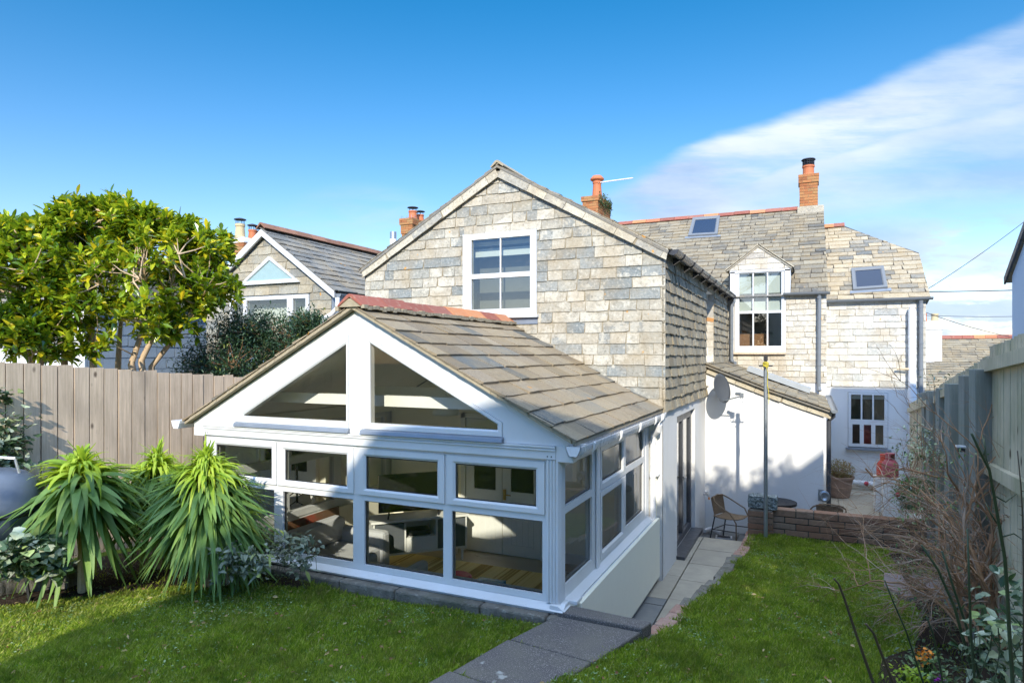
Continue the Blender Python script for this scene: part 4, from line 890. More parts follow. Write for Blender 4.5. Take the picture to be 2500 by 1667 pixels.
# adjoining cottage on the right
AC = thing('adjoining_cottage', 'pale slate hung cottage with hipped roof and skylight at the right end', 'house', (1.4, 17.8, -.27))
m = MB(); RW = (.878, .706, 1.731, 2.05); wall(m, Vector((0, 17.8, 0)), X_, Z_, [(.2, -.35), (2.48, -.35), (2.48, 4.27), (.2, 4.27)], [RW], None, .10); wall(m, Vector((2.48, 0, 0)), Y_, Z_, [(17.8, -.35), (24, -.35), (24, 4.27), (17.8, 4.27)]); m.build('wall', M['render'], AC)
m = MB(); slates(m, (0, 17.79, 0), X_, Z_, -Y_, [(.38, 2.18), (2.5, 2.18), (2.5, 4.25), (.38, 4.25)], .158, .28, .62, .016, [], .006, 2.18, .003, 81, .06, 4); m.build('cladding', slate_mat('slate_pale2', [(0, (.36, .38, .37)), (.25, (.48, .48, .44)), (1, (.60, .58, .51))], .6, (.70, .68, .62), .25), AC)
ra2 = math.atan(.64); p0 = Vector((0, 17.68, 4.30)); n2 = Vector((0, -math.sin(ra2), math.cos(ra2)))
qp = [onplane(x, y, p0, n2) for x, y in ((2270, 718), (2243, 617), (2152, 586), (2062, 552))]
uv = [(p.x-.38, (p.y-p0.y)/math.cos(ra2)) for p in qp]; top = uv[-1][1]
cvp = [(0, 0), (uv[0][0], 0)]+uv[1:]+[(0, top)]
m = MB(); slates(m, (.38, p0.y, p0.z), X_, (0, math.cos(ra2), math.sin(ra2)), n2, cvp, .25, .18, .55, .018, [], .014, None, .004, 82, .06, 3)
m.build('roof_slates', slate_mat('slate_roof2', [(0, (.13, .135, .13)), (.22, (.21, .205, .18)), (.34, (.35, .285, .19)), (1, (.44, .37, .25))], .40, (.52, .45, .33), .55), AC)
m = MB(); W3 = [Vector((.38, p0.y, p0.z))+X_*u+Vector((0, math.cos(ra2), math.sin(ra2)))*v-n2*.02 for u, v in cvp]; m.prism(W3, Vector((0, .5, -.12))); 
bk = [Vector((p.x, 2*21.9-p.y, p.z)) for p in W3]
for i in range(1, len(W3)-1): m.poly([W3[i], W3[i+1], bk[i+1], bk[i]])
m.build('roof_deck', M['slate_dark'], AC)
m = MB(); rp = qp[-1]; ridge_run(m, (.40, rp.y, rp.z+.08), (rp.x, rp.y, rp.z+.08), .33, .14, .10, 3); m.build('ridge_tiles', M['ridge'], AC)
skylight(AC, [(2078, 660), (2157, 654), (2167, 706), (2083, 712)], p0, n2)
gutter('gutter', AC, (.40, 17.66, 4.30), (2.22, 0, .0), [(-a*.85, b*.85) for a, b in hr], M['grey_pipe'])
m = MB(); m.tube([(2.39, 17.68, 4.24), (2.39, 17.70, 4.16), (2.39, 17.70, .2)], .045, 12)
for z in (4.1, 3.25, 2.65): m.tube([(2.39, 17.70, z), (2.39, 17.70, z-.04)], .053, 12)
m.build('downpipe', M['grey_pipe'], AC)
m = MB(); m.tube([(2.21, 17.66, 4.02), (2.21, 17.66, 1.9)], .082, 16); m.tube([(2.21, 17.66, 2.15), (2.21, 17.66, 1.85)], .10, 16); m.tube([(2.21, 17.66, 1.88), (2.21, 17.66, -.25)], .075, 16); m.lathe([(.06, 0), (.06, .06), (.0, .09)], (2.21, 17.66, 4.02), 12); m.tube([(2.21, 17.66, 3.4), (2.21, 17.66, 3.35)], .09, 16)
m.tube([(2.21, 17.64, 2.62), (1.98, 17.66, 2.63), (1.90, 17.66, 2.63)], .03, 10, 1); m.build('soil_pipe', [M['white_pipe'], simple('tan_pipe', (.5, .40, .26), .5)], AC)
m = MB(); m.tube([(.98, 17.55, -.10), (1.9, 17.55, -.13)], .062, 14); m.box((.25, 17.45, -.3), (2.3, 17.75, -.20), 1); m.build('waste_pipe', [M['white_pipe'], M['sandstone']], AC)
gx = [(.945, 1.155), (1.19, 1.40), (1.435, 1.655)]
OW = Vector((0, 17.78, 0)); dh = [(a, 1.39, b, 1.99) for a, b in gx]+[(a+.03, .80, b-.02, 1.27) for a, b in gx]
f = framed(OW, X_, Z_, (.885, .73, 1.725, 2.045), dh, .08, 'window', AC, seal=False); f['label'] = 'white sash window low in the rendered wall'; pane(OW, X_, Z_, [(.945, .80, 1.655, 1.99)], .035, f, M['glass_house'])
m = MB(); m.box((.83, 17.68, .655), (1.79, 17.9, .70)); m.build('sill', M['lead'], f)
m = MB(); m.box((.8, 18.7, .6), (1.8, 18.75, 2.1)); m.box((.8, 17.95, .6), (.85, 18.7, 2.1)); m.box((1.75, 17.95, .6), (1.8, 18.7, 2.1)); m.build('room', M['room'], f)
m = MB(); m.box((.95, 17.93, 1.88), (1.66, 17.94, 1.97)); m.build('blind', M['curtain'], f)
# ------------------------------------------------------------------ interior furniture of the sunroom and door
DD = thing('double_door', 'pair of white panelled glazed doors in the back wall inside the sunroom', 'door', (-4.0, 8.43, .08))
for i, (a, b) in enumerate(((-4.60, -4.015), (-4.005, -3.42))):
    f = framed(Vector((0, 8.40, 0)), X_, Z_, (a, .09, b, 2.02), [(a+.13, 1.0, b-.10, 1.88)], .04, 'door_leaf', DD, M['white_paint'], seal=False)
    pane(Vector((0, 8.40, 0)), X_, Z_, [(a+.13, 1.0, b-.10, 1.88)], .02, f, simple('door_glass', (.02, .02, .018), .08) if i == 0 else bpy.data.materials['door_glass'])
    mb = MB(); mb.ring([(x, 8.395, z) for x, z in ((a+.12, .22), (b-.10, .22), (b-.10, .92), (a+.12, .92))], [(x, 8.395, z) for x, z in ((a+.145, .245), (b-.125, .245), (b-.125, .895), (a+.145, .895))], (0, .02, 0))
    for k in range(3): mb.box((a+.22+k*.09, 8.397, .25), (a+.225+k*.09, 8.401, .89))
    mb.build('panel', M['white_paint'], f)
m = MB(); m.box((-4.68, 8.38, .08), (-4.61, 8.45, 2.1)); m.box((-3.41, 8.38, .08), (-3.34, 8.45, 2.1)); m.box((-4.68, 8.38, 2.03), (-3.34, 8.45, 2.1)); m.build('door_frame', M['white_paint'], DD)
m = MB(); m.box((-3.985, 8.375, .88), (-3.945, 8.395, 1.03)); m.bar((-3.965, 8.36, .96), (-3.86, 8.36, .955), .015, .015); m.build('handle', M['brass'], DD)
m = MB(); m.box((-5.92, 8.42, .08), (-4.69, 8.449, .22)); m.box((-3.33, 8.42, .08), (-1.8, 8.449, .22)); m.box((-5.915, 5.3, .08), (-5.89, 8.42, .22)); m.build('skirting', M['white_paint'], SR)
o = MB(); o.box((-5.6, 5.35, .083), (-2.2, 7.87, .098)); tag(o.build('rug', M['rug']), 'yellow and brown striped rug on the sunroom floor', 'rug')
tvd = Vector((.63, .645, 0)).normalized(); tvn = Vector((tvd.y, -tvd.x, 0))
TV = thing('television', 'large flat black television on the white sideboard', 'television', (-5.0, 7.6, .75))
a = Vector((-5.32, 7.24, 0)); m = MB(); m.prism([a+Z_*.80, a+tvd*.96+Z_*.80, a+tvd*.96+Z_*1.32, a+Z_*1.32], -tvn*.03); m.build('screen', M['tv'], TV)
m = MB()
for k in (.14, .84): m.bar(a+tvd*k+Z_*.80, a+tvd*(k-.03)+tvn*.10+Z_*.735, .02, .012); m.bar(a+tvd*k+Z_*.80, a+tvd*(k+.02)-tvn*.10+Z_*.735, .02, .012)
m.build('stand', M['gasket'], TV)
SB = thing('sideboard', 'low white sideboard with dark grey drawers under the television', 'sideboard', (-5.0, 7.5, .08))
b = a-tvd*.10+tvn*.17; L = 1.3
def bx(mb, u0, u1, w0, w1, z0, z1): mb.prism([b+tvd*u0-tvn*w0+Z_*z0, b+tvd*u1-tvn*w0+Z_*z0, b+tvd*u1-tvn*w0+Z_*z1, b+tvd*u0-tvn*w0+Z_*z1], -tvn*(w1-w0))
m = MB(); bx(m, -.03, L+.03, -.015, .40, .70, .73); bx(m, 0, L, .0, .38, .26, .285); bx(m, 0, .02, 0, .38, .285, .70); bx(m, L-.02, L, 0, .38, .285, .70); bx(m, .42, .44, 0, .38, .285, .70); bx(m, .86, .88, 0, .38, .285, .70); bx(m, .44, .86, .02, .38, .285, .47); bx(m, .02, L-.02, .36, .38, .285, .70); m.build('cabinet', M['white_paint'], SB)
for u0, u1 in ((.025, .415), (.885, L-.025)):
    m = MB(); bx(m, u0, u1, .002, .03, .29, .68); m.build('drawer', M['drawer'], SB)
for u in (.05, L-.05):
    for wv in (.05, .33): m = MB(); p = b+tvd*u-tvn*wv; m.tube([p+Z_*.26, p+Z_*.085], [.018, .012], 8); m.build('leg', M['white_paint'], SB)
m = MB(); bx(m, .50, .80, .06, .3, .475, .55); tag(m.build('media_box', M['gasket'], bevel=.015), 'small black box in the open middle shelf of the sideboard', 'media box')
SF = thing('sofa', 'grey fabric sofa along the left side of the sunroom', 'sofa', (-5.4, 6.0, .08))
m = MB(); m.box((-5.85, 5.4, .2), (-5.05, 7.0, .48)); m.build('seat', M['sofa'], SF, bevel=.05)
m = MB(); m.box((-5.88, 5.4, .48), (-5.66, 7.0, .80)); m.build('backrest', M['sofa'], SF, bevel=.07)
for y in (5.36, 6.9): m = MB(); m.box((-5.88, y, .1), (-5.0, y+.17, .66)); m.build('arm', M['sofa'], SF, bevel=.05)
AR = thing('armchair', 'grey fabric armchair with rounded arm standing on the striped rug', 'armchair', (-4.4, 5.9, .1))
m = MB(); m.box((-4.75, 5.5, .22), (-4.1, 6.3, .45)); m.build('seat', M['sofa'], AR, bevel=.05)
m = MB(); m.box((-4.8, 5.38, .22), (-4.05, 5.55, .78)); m.build('backrest', M['sofa'], AR, bevel=.06)
for x in (-4.86, -4.14): m = MB(); m.box((x, 5.45, .12), (x+.13, 6.45, .58)); m.build('arm', M['sofa'], AR, bevel=.06)
m = MB(); P = [(-5.86, 6.15, .30), (-5.86, 7.12, .30), (-5.9, 7.12, .87), (-5.9, 6.15, .87)]; m.prism(P, (-.02, 0, 0)); tag(m.build('canvas', M['painting']), 'brown and red painted canvas leaning against the inner wall of the sunroom', 'painting')
PL = thing('pendant_lamp', 'round white pendant lamp hanging from the sunroom ceiling', 'lamp', (-4.0, 7.25, 2.2))
p = att(1089, 1012, 8.0); m = MB(); m.lathe([(.165, 0), (.16, .05), (.12, .10), (.03, .13), (.02, .14), (.11, .09), (.15, .045), (.158, 0)], (p.x, p.y, p.z), 24); m.build('lamp_shade', M['curtain'], PL, smooth=True)
m = MB(); m.tube([(p.x, p.y, p.z+.13), (p.x, p.y, 3.1)], .004, 5); m.build('cord', M['white_paint'], PL)
p = onp(1130, 1407, 'Z', .13); m = MB()
for (x, y, r_) in ((1118, 1400, .16),):
    q = onp(x, y, 'Z', .15); m.lathe([(r_, 0), (r_, .03), (r_*.85, .05), (0, .055)], (q.x, q.y, .10), 24, 0, 1.2, .9)
m.build('toy_shell', M['plastic_pink']); o = bpy.data.objects['toy_shell']; o.name = 'toy_racket'; tag(o, 'pink plastic toy lying on the striped rug behind the front glass', 'toy')
a_, b_ = onp(1168, 1415, 'Z', .12), onp(1232, 1424, 'Z', .12); m = MB(); m.bar(a_, b_, .11, .05); tag(m.build('toy_box', M['plastic_blue'], bevel=.01), 'flat blue box lying beside the pink toy on the rug', 'toy')

# ------------------------------------------------------------------ fences
FL = thing('board_fence', 'close board timber fence weathered beige grey along the left border', 'fence', (-7.28, 6, .7))
m = MB(); r = random.Random(2); y = .6
while y < 12.6:
    wv = .166; zt = 2.875-(y-3.82)*.079+r.uniform(-.014, .012); k = r.uniform(-.004, .004)
    m.box((-7.31+k, y+.004, .6), (-7.29+k, y+wv-.009+r.uniform(-.002, .002), zt)); y += wv
y = .52
while y < 12.5: m.box((-7.335, y+.01, .6), (-7.316, y+.15, 2.86-(y-3.82)*.079)); y += .166
m.build('board_panel', M['wood_l'], FL)
m = MB()
for z in (1.25, 2.35): m.prism([(-7.36, .6, z+.2), (-7.315, .6, z+.2), (-7.315, .6, z+.28), (-7.36, .6, z+.28)], (0, 12, -.9))
for y in (1, 3, 5, 7, 9, 11): m.box((-7.42, y, .3), (-7.32, y+.09, 2.8-(y-3.8)*.08))
m.build('rail', M['wood_post'], FL)
FR = thing('board_fence', 'grey green timber fence with rails and posts facing the garden on the right', 'fence', (1.3, 7, .6))
def fx(y): return 1.25+.07*(y-5)
def ftop(y): return (3.10-(y-5.15)*.062) if y < 6.42 else (2.955-(y-6.5)*.103 if y < 10.6 else 2.50-(y-10.6)*.10)
m = MB(); y = 1.5; r = random.Random(4)
while y < 17.3:
    wv = .125; k = r.uniform(-.003, .003); m.box((fx(y)+.008+k, y, .2), (fx(y)+.03+k, y+wv-.012, ftop(y)+r.uniform(-.008, .008)), 0, -.07*1); y += wv
m.build('board_panel', M['wood_r'], FR)
for seg in ((1.5, 6.42), (6.55, 10.5), (10.6, 14.0), (14.1, 17.3)):
    for dz in (.155, .98, 1.75):
        m = MB(); a, c = seg; m.bar((fx(a)-.025, a, ftop(a+.01)-dz), (fx(c)-.025, c, ftop(c-.01)-dz), .05, .095); m.build('rail', M['wood_r'], FR)
m = MB(); m.bar((fx(1.5)-.02, 1.5, 1.02), (fx(6.4)-.02, 6.4, .74), .045, .16); m.build('gravel_board', M['wood_r'], FR)
for (px_, t, zt, wd) in ((2397, 5.25, 901.7, .125), (2364.5, 5.75, 917, .10), (2328, 6.3, 937, .105), (2300, 8.3, 948, .10), (2275, 9.2, 955, .10), (2262, 10.8, 958, .10), (2249, 12.5, 960, .10)):
    p = att(px_, zt, t); m = MB(); m.box((p.x-wd/2, p.y, .0), (p.x+wd/2, p.y+.10, p.z), 0, PSI*.6); m.build('post', M['wood_post'], FR, bevel=.004)
p = att(2344, 1094, 5.6); m = MB(); m.box((p.x-.028, p.y-.05, p.z-.025), (p.x+.028, p.y, p.z+.012)); m.box((p.x-.034, p.y-.055, p.z+.012), (p.x+.034, p.y+.01, p.z+.026), 1); tag(m.build('solar_light', [M['gasket'], M['white_pipe']]), 'small black and white solar lamp fixed to a post of the right fence', 'lamp')

# ------------------------------------------------------------------ brick garden wall and things around it
BW = thing('brick_wall', 'low weathered brown brick wall between the lawn and the patio', 'wall', (.3, 10.98, 0))
m = MB(); r = random.Random(8); z = .55; row = 0
yb0 = 10.90
while z > -.3:
    x = -.84-(.16 if row % 2 else 0); h_ = .098 if row else .115
    while x < 2.0:
        L = .335 if r.random() < .8 else .25; a = max(x, -.84); e = min(x+L-.014, 2.0)
        if e-a > .04: m.box((a, yb0+r.uniform(-.006, .006), z-h_+.014), (e, yb0+.20, z-.0+r.uniform(-.003, .003)))
        x += L
    z -= h_; row += 1
m.build('bricks', M['brick'], BW, bevel=.006)
m = MB(); m.box((-.83, yb0+.012, -.3), (1.99, yb0+.19, .538)); m.build('mortar', simple('dark_mortar', (.07, .065, .05), .95, var=.4, bump=.5), BW)
m = MB(); m.box((-.86, yb0-.09, -.3), (-.51, yb0-.012, .53)); 
for k in range(5): m.box((-.87, yb0-.10, .425-.098*k), (-.50, yb0-.014, .425-.098*k+.084), 1)
m.build('pier', [M['concrete'], M['brick']], BW, bevel=.006)
bm = bmesh.new(); bmesh.ops.create_cube(bm, size=1); bmesh.ops.subdivide_edges(bm, edges=bm.edges, cuts=5, use_grid_fill=True)
r = random.Random(5)
for v in bm.verts:
    v.co.x *= .43; v.co.y *= .24; v.co.z *= .20; k = max(0, v.co.length-.19)*.5; v.co *= 1-k; v.co += Vector((r.uniform(-1, 1), r.uniform(-1, 1), r.uniform(-1, 1)))*.011
me = bpy.data.meshes.new('granite_block'); bm.to_mesh(me); bm.free(); me.materials.append(M['granite']); o = bpy.data.objects.new('granite_block', me); col.objects.link(o); o.location = (-.655, 10.96, .64); tag(o, 'rough grey green granite block on the left end of the brick wall', 'stone')
WP = thing('clothes_post', 'tall galvanised clothes line post with yellow rope standing by the brick wall', 'post', (-.60, 10.70, .12))
m = MB(); m.tube([(-.60, 10.70, -.1), (-.60, 10.70, 2.80)], .030, 14); m.build('pole', M['galv'], WP)
m = MB(); m.tube([(-.60, 10.70, 2.75), (-.60, 10.70, 2.93)], .022, 10); m.tube([(-.70, 10.70, 2.79), (-.50, 10.70, 2.79)], .013, 8); m.tube([(-.60, 10.60, 2.76), (-.60, 10.80, 2.76)], .013, 8); m.box((-.63, 10.68, 2.87), (-.57, 10.72, 2.94)); m.build('cross_arm', M['gasket'], WP)
m = MB()
for k in range(6): c = Vector((-.60, 10.70, 2.78+.012*k)); m.tube([c+Vector((.04*math.cos(t_), .04*math.sin(t_), .01*math.sin(t_*2+k))) for t_ in [i*math.pi/5 for i in range(11)]], .006, 5)
m.tube([(-.59, 10.665, 2.78), (-.565, 10.66, 2.68), (-.575, 10.66, 2.5), (-.56, 10.66, 2.42), (-.55, 10.66, 2.33), (-.553, 10.66, 2.2)], .005, 5); m.build('rope', M['rope'], WP)

def wicker_chair(px, py, rz, z0, label):
    c = thing('wicker_chair', label, 'chair', (px, py, z0), rz, 'wicker bistro chairs on the patio')
    W, D, H = .25, .24, .72   # half width, half depth ; back at local -y
    mb = MB(); pts = []
    # arm loop: one bent tube, front leg - arm - back top - arm - front leg
    loop = [(-.24, .23, 0), (-.235, .22, .40), (-.265, .12, .56), (-.27, -.02, .62), (-.24, -.17, .70), (-.15, -.24, .76), (0, -.26, .775), (.15, -.24, .76), (.24, -.17, .70), (.27, -.02, .62), (.265, .12, .56), (.235, .22, .40), (.24, .23, 0)]
    mb.tube(loop, .012, 8); mb.build('arm_loop', M['wicker'], c, world=False)
    for s in (-1, 1): mb = MB(); mb.tube([(s*.20, -.19, .44), (s*.235, -.27, 0)], .011, 8); mb.build('leg', M['gasket'], c, world=False)
    mb = MB(); mb.tube([(-.22, -.22, .22), (.22, -.22, .22)], .008, 6); mb.tube([(-.22, -.22, .22), (-.235, .22, .25)], .008, 6); mb.tube([(.22, -.22, .22), (.235, .22, .25)], .008, 6); mb.build('stretcher', M['gasket'], c, world=False)
    def sheet(f, nu=14, nv=12):
        b_ = MB()
        for i in range(nu+1):
            for j in range(nv+1): b_.v.append(f(i/nu, j/nv))
        for i in range(nu):
            for j in range(nv): q = i*(nv+1)+j; b_.f.append((q, q+nv+1, q+nv+2, q+1)); b_.m.append(0)
        n0 = len(b_.v); b_.v += [(x, y-.004, z-.012) for x, y, z in b_.v[:n0]]; 
        for f_ in list(b_.f): b_.f.append(tuple(n0+k for k in f_[::-1])); b_.m.append(0)
        return b_
    wv = lambda i, j: .004*math.sin(i*math.pi*14)*math.sin(j*math.pi*12)
    sheet(lambda u, v: ((u-.5)*.44, .22-v*.44, .44-.02*math.sin(v*3)+.02*(2*u-1)**2+wv(u, v))).build('seat', M['wicker'], c, world=False)
    sheet(lambda u, v: ((u-.5)*(.38+.03*v), -.20-.06*v-.03*(1-(2*u-1)**2)+wv(u, v), .46+v*.30)).build('backrest', M['wicker'], c, world=False)
    return c
p = onp(1786, 1318, 'Z', -.25); wicker_chair(-1.22, 11.72, R_(-112), -.27, 'brown wicker bistro chair between the cottage door and the brick wall')
wicker_chair(.30, 12.08, R_(4), -.27, 'brown wicker bistro chair half hidden behind the middle of the brick wall')
BT = thing('bistro_table', 'small round glass topped table behind the granite block', 'table', (-.50, 12.03, -.27))
m = MB(); m.lathe([(.31, 0), (.31, .018), (.29, .02), (0, .02)], (-.50, 12.03, .415), 32); m.build('tabletop', M['table_glass'], BT); m = MB(); m.lathe([(.315, -.02), (.325, -.02), (.325, .022), (.312, .022)], (-.50, 12.03, .415), 32); m.build('rim', M['gasket'], BT)
for k in range(4): a = k*math.pi/2+.6; m = MB(); m.tube([(-.5+.12*math.cos(a), 12.03+.12*math.sin(a), .41), (-.5+.22*math.cos(a), 12.03+.22*math.sin(a), -.26)], .011, 6); m.build('leg', M['gasket'], BT)

# satellite dish, tap, hose bracket, gully
SD = thing('satellite_dish', 'grey satellite dish on the white lean-to wall under the slate corner', 'satellite dish', (-1.45, 12.3, 2.3))
p = att(1757, 949, 11.45); nd = Vector((.86, -.44, .22)).normalized(); ax = nd.cross(Z_).normalized(); ay = ax.cross(nd).normalized()
m = MB(); nr, ns = 6, 28; b0 = len(m.v)
for side in (0, 1):
    for i in range(nr+1):
        for k in range(ns):
            q = i/nr; t_ = 2*math.pi*k/ns; m.v.append(tuple(p+ax*(.235*q*math.cos(t_))+ay*(.265*q*math.sin(t_))+nd*(.055*q*q-.006*side)))
for side in (0, 1):
    o_ = side*(nr+1)*ns
    for i in range(nr):
        for k in range(ns): k2 = (k+1) % ns; m.f.append(tuple(o_+x for x in (i*ns+k, i*ns+k2, (i+1)*ns+k2, (i+1)*ns+k))); m.m.append(0)
for k in range(ns): k2 = (k+1) % ns; m.f.append((nr*ns+k, nr*ns+k2, (nr+1)*ns+nr*ns+k2, (nr+1)*ns+nr*ns+k)); m.m.append(0)
m.build('dish', simple('dish_grey', (.075, .082, .09), .7, 0, spec=.2), SD, smooth=True)
q = p-ay*.20+nd*.40; m = MB(); m.tube([p-ay*.22+nd*.04, q], .011, 8); m.tube([p-nd*.02, p-nd*.12+Y_*.10], .02, 8); m.tube([p-nd*.12+Y_*.10, Vector((p.x-.1, 12.39, p.z-.1))], .018, 8); m.build('arm', M['galv'], SD)
m = MB(); m.tube([q-nd*.02+ay*.04, q-nd*.10+ay*.06], .028, 10); m.box(tuple(q-Vector((.03, .03, .03))), tuple(q+Vector((.03, .03, .05)))); m.build('receiver', M['grey_pipe'], SD)
m = MB(); m.tube([q, q-Z_*.08+X_*.02, q-Z_*.13, q-Z_*.10-X_*.03, q-Z_*.02-X_*.02], .005, 5); m.build('cable', M['white_pipe'], SD)
m = MB(); m.tube([(-1.74, 12.15, .42), (-1.66, 12.13, .42)], .012, 8); m.tube([(-1.67, 12.13, .44), (-1.64, 12.13, .38)], .014, 8); m.tube([(-1.69, 12.13, .42), (-1.69, 12.13, .47)], .01, 8); m.tube([(-1.72, 12.11, .475), (-1.66, 12.15, .475)], .008, 6); m.tube([(-1.64, 12.13, .385), (-1.635, 12.13, .34)], .016, 8, 1)
tag(m.build('garden_tap', [M['steel'], M['petal_orange']]), 'small outside tap with an orange connector on the white wall corner', 'tap')
m = MB(); p = onp(2013, 1211, 'Y', 12.2); m.lathe([(.085, 0), (.085, .02), (.06, .03), (.03, .012), (0, .012)], (0, 0, 0), 20, 0, 1, 1.15)
for i, v in enumerate(m.v): m.v[i] = (p.x+v[0], p.y-v[2], p.z+v[1])
m.box((p.x-.10, p.y, p.z-.085), (p.x-.01, p.y+.012, p.z+.11)); tag(m.build('hose_bracket', M['galv']), 'oval grey metal bracket at the right corner of the lean-to wall', 'bracket')
m = MB(); m.tube([(-1.70, 12.0, -.2), (-1.60, 12.15, -.18), (-1.42, 12.05, -.22)], .035, 10); m.box((-1.5, 11.85, -.268), (-1.22, 12.05, -.255), 0, .1); m.box((-1.47, 11.88, -.256), (-1.25, 12.02, -.252), 1, .1); tag(m.build('drain_gully', [M['white_pipe'], M['gasket']]), 'white waste pipe ending at a drain on the patio floor behind the left chair', 'drain')
# white pillar with gas cylinders, flower pot
m = MB(); m.box((1.36, 14.9, -.3), (1.66, 15.2, .50)); tag(m.build('pillar', M['render'], bevel=.01), 'short square white rendered pillar at the patio edge under the gas cylinders', 'pillar')
def gas(x, y, z, mat, label, g='gas cylinders on the patio'):
    c = thing('gas_cylinder', label, 'gas cylinder', (x, y, z), 0, g)
    mb = MB(); mb.lathe([(.12, 0), (.145, .02), (.15, .05), (.15, .22), (.14, .28), (.10, .33), (.06, .35), (0, .355)], (x, y, z), 24); mb.build('body', mat, c, smooth=True)
    mb = MB(); a = [i*math.pi/12 for i in range(19)]
    for i in range(18): mb.prism([(x+.085*math.cos(a[i]), y+.085*math.sin(a[i]), z+.33), (x+.085*math.cos(a[i+1]), y+.085*math.sin(a[i+1]), z+.33), (x+.085*math.cos(a[i+1]), y+.085*math.sin(a[i+1]), z+.47), (x+.085*math.cos(a[i]), y+.085*math.sin(a[i]), z+.47)], (-.008*math.cos(a[i]), -.008*math.sin(a[i]), 0))
    mb.lathe([(.088, 0), (.088, .015), (.075, .015)], (x, y, z+.46), 18); mb.build('collar', mat, c); return c
gas(1.50, 15.04, .5, M['gas_pink'], 'faded pink gas cylinder, the nearer one, on the white pillar'); gas(1.44, 15.45, .42, M['gas_red'], 'bright red gas cylinder just behind the faded pink one')
m = MB(); m.box((1.25, 15.25, -.3), (1.75, 15.7, .42)); tag(m.build('pillar', M['render']), 'low white block behind the pillar under the bright red gas cylinder', 'pillar')
FP = thing('flower_pot', 'large brown terracotta tub with a dry yellow shrub on the patio', 'flower pot', (.66, 16.6, -.27))
px, py = .62, 16.5
m = MB(); m.lathe([(.22, 0), (.235, .02), (.275, .22), (.28, .24), (.278, .26), (.30, .42), (.325, .43), (.33, .48), (.30, .48), (.28, .40), (0, .40)], (px, py, -.27), 28); m.build('pot', M['terracotta'], FP, smooth=False)
n = 1500; a = rg.uniform(0, 2*math.pi, n); rr = np.sqrt(rg.uniform(0, 1, n))*.34; hz = rg.uniform(0, 1, n)
Pn = np.stack([px+rr*np.cos(a), py+rr*np.sin(a)*.8, .16+hz*.42*(1-.45*(rr/.34)**2)], 1); V, F = leafarr(Pn, rg.normal(0, .5, (n, 3))+[0, 0, .9], .055, .022, .3, 2); npmesh('dry_foliage', V, F, M['leaf_dry'], FP)
m = MB()
for k in range(40): t_ = rnd.uniform(0, 6.3); q = rnd.uniform(.05, .3); m.tube([(px+.05*math.cos(t_), py+.05*math.sin(t_), .1), (px+q*math.cos(t_), py+q*math.sin(t_), .28+rnd.random()*.3)], .004, 4)
m.build('stem', M['twig'], FP)

# ------------------------------------------------------------------ neighbours and far things
NB = thing('neighbour_house', 'gabled slate hung house with a triangular window and white verges, left behind the fence', 'house', (-9.5, 9.3, .3))
m = MB(); OWn = Vector((0, 9.3, 0)); wh = (-10.4, 2.8, -8.36, 4.10); wall(m, OWn, X_, Z_, [(-11.05, 0), (-7.87, 0), (-7.87, 4.09), (-9.46, 5.22), (-11.05, 4.09)], [wh], None, .1)
wall(m, Vector((-7.87, 0, 0)), Y_, Z_, [(9.3, 0), (17, 0), (17, 4.09), (9.3, 4.09)]); m.build('wall', M['render_shade_blue'], NB)
m = MB(); TO = [(-10.62, 4.02), (-8.72, 4.06), (-9.36, 4.78)]
slates(m, (0, 9.29, 0), X_, Z_, -Y_, [(-11.05, 1.0), (-7.87, 1.0), (-7.87, 4.07), (-9.46, 5.20), (-11.05, 4.07)], .155, .25, .5, .014, [wh], .005, 1.0, .003, 91, .03, 3)
m.build('cladding', slate_mat('slate_nb', [(0, (.20, .22, .22)), (.3, (.30, .30, .26)), (1, (.42, .38, .28))], .4, (.50, .46, .36), .35), NB)
a1 = onp(574, 723-0, 'Y', 9.24); tl = [onp(x, y, 'Y', 9.22) for x, y in ((583, 697), (728, 688), (655, 626))]; ti = [onp(x, y, 'Y', 9.22) for x, y in ((600, 687), (713, 680), (656, 635))]
m = MB(); m.ring(tl, ti, (0, .07, 0), 0, .01); f = m.build('window', M['upvc'], NB); f['label'] = 'triangular white framed window'; m = MB(); m.poly([v+Y_*.03 for v in ti]); m.build('pane', simple('pale_pane', (.30, .42, .42), .15), f)
f = framed(Vector((0, 9.26, 0)), X_, Z_, (-10.38, 2.82, -8.38, 4.08), [(-10.30, 2.9, -10.02, 4.01), (-9.93, 2.9, -8.90, 4.01), (-8.76, 2.9, -8.45, 4.01)], .08, 'window', NB, seal=False); f['label'] = 'wide three light window with net curtains'; pane(Vector((0, 9.26, 0)), X_, Z_, [(-10.30, 2.9, -8.45, 4.01)], .03, f, M['glass_house'])
m = MB(); pts = [(-10.3+i*.02, 9.50+.02*math.sin(i*1.3)) for i in range(101)]
for a, b in zip(pts, pts[1:]): m.poly([(a[0], a[1], 2.85), (b[0], b[1], 2.85), (b[0], b[1], 3.96), (a[0], a[1], 3.96)])
m.build('net_curtain', M['curtain'], f, smooth=True)
na = math.atan(1.13/1.59); m = MB()
m.prism([(-11.2, 9.18, 3.98), (-9.46, 9.18, 5.22), (-9.46, 9.18, 5.36), (-11.2, 9.18, 4.12)], (0, .04, 0)); m.prism([(-7.72, 9.18, 3.98), (-7.72, 9.18, 4.12), (-9.46, 9.18, 5.36), (-9.46, 9.18, 5.22)], (0, .04, 0)); m.build('bargeboard', M['upvc'], NB)
m = MB(); RLn = 1.80/math.cos(na); slates(m, (-7.68, 9.16, 4.10), Y_, (-math.cos(na), 0, math.sin(na)), (math.sin(na), 0, math.cos(na)), [(0, 0), (7.6, 0), (7.6, RLn), (0, RLn)], .2, .2, .4, .014, seed=92, jit=.006)
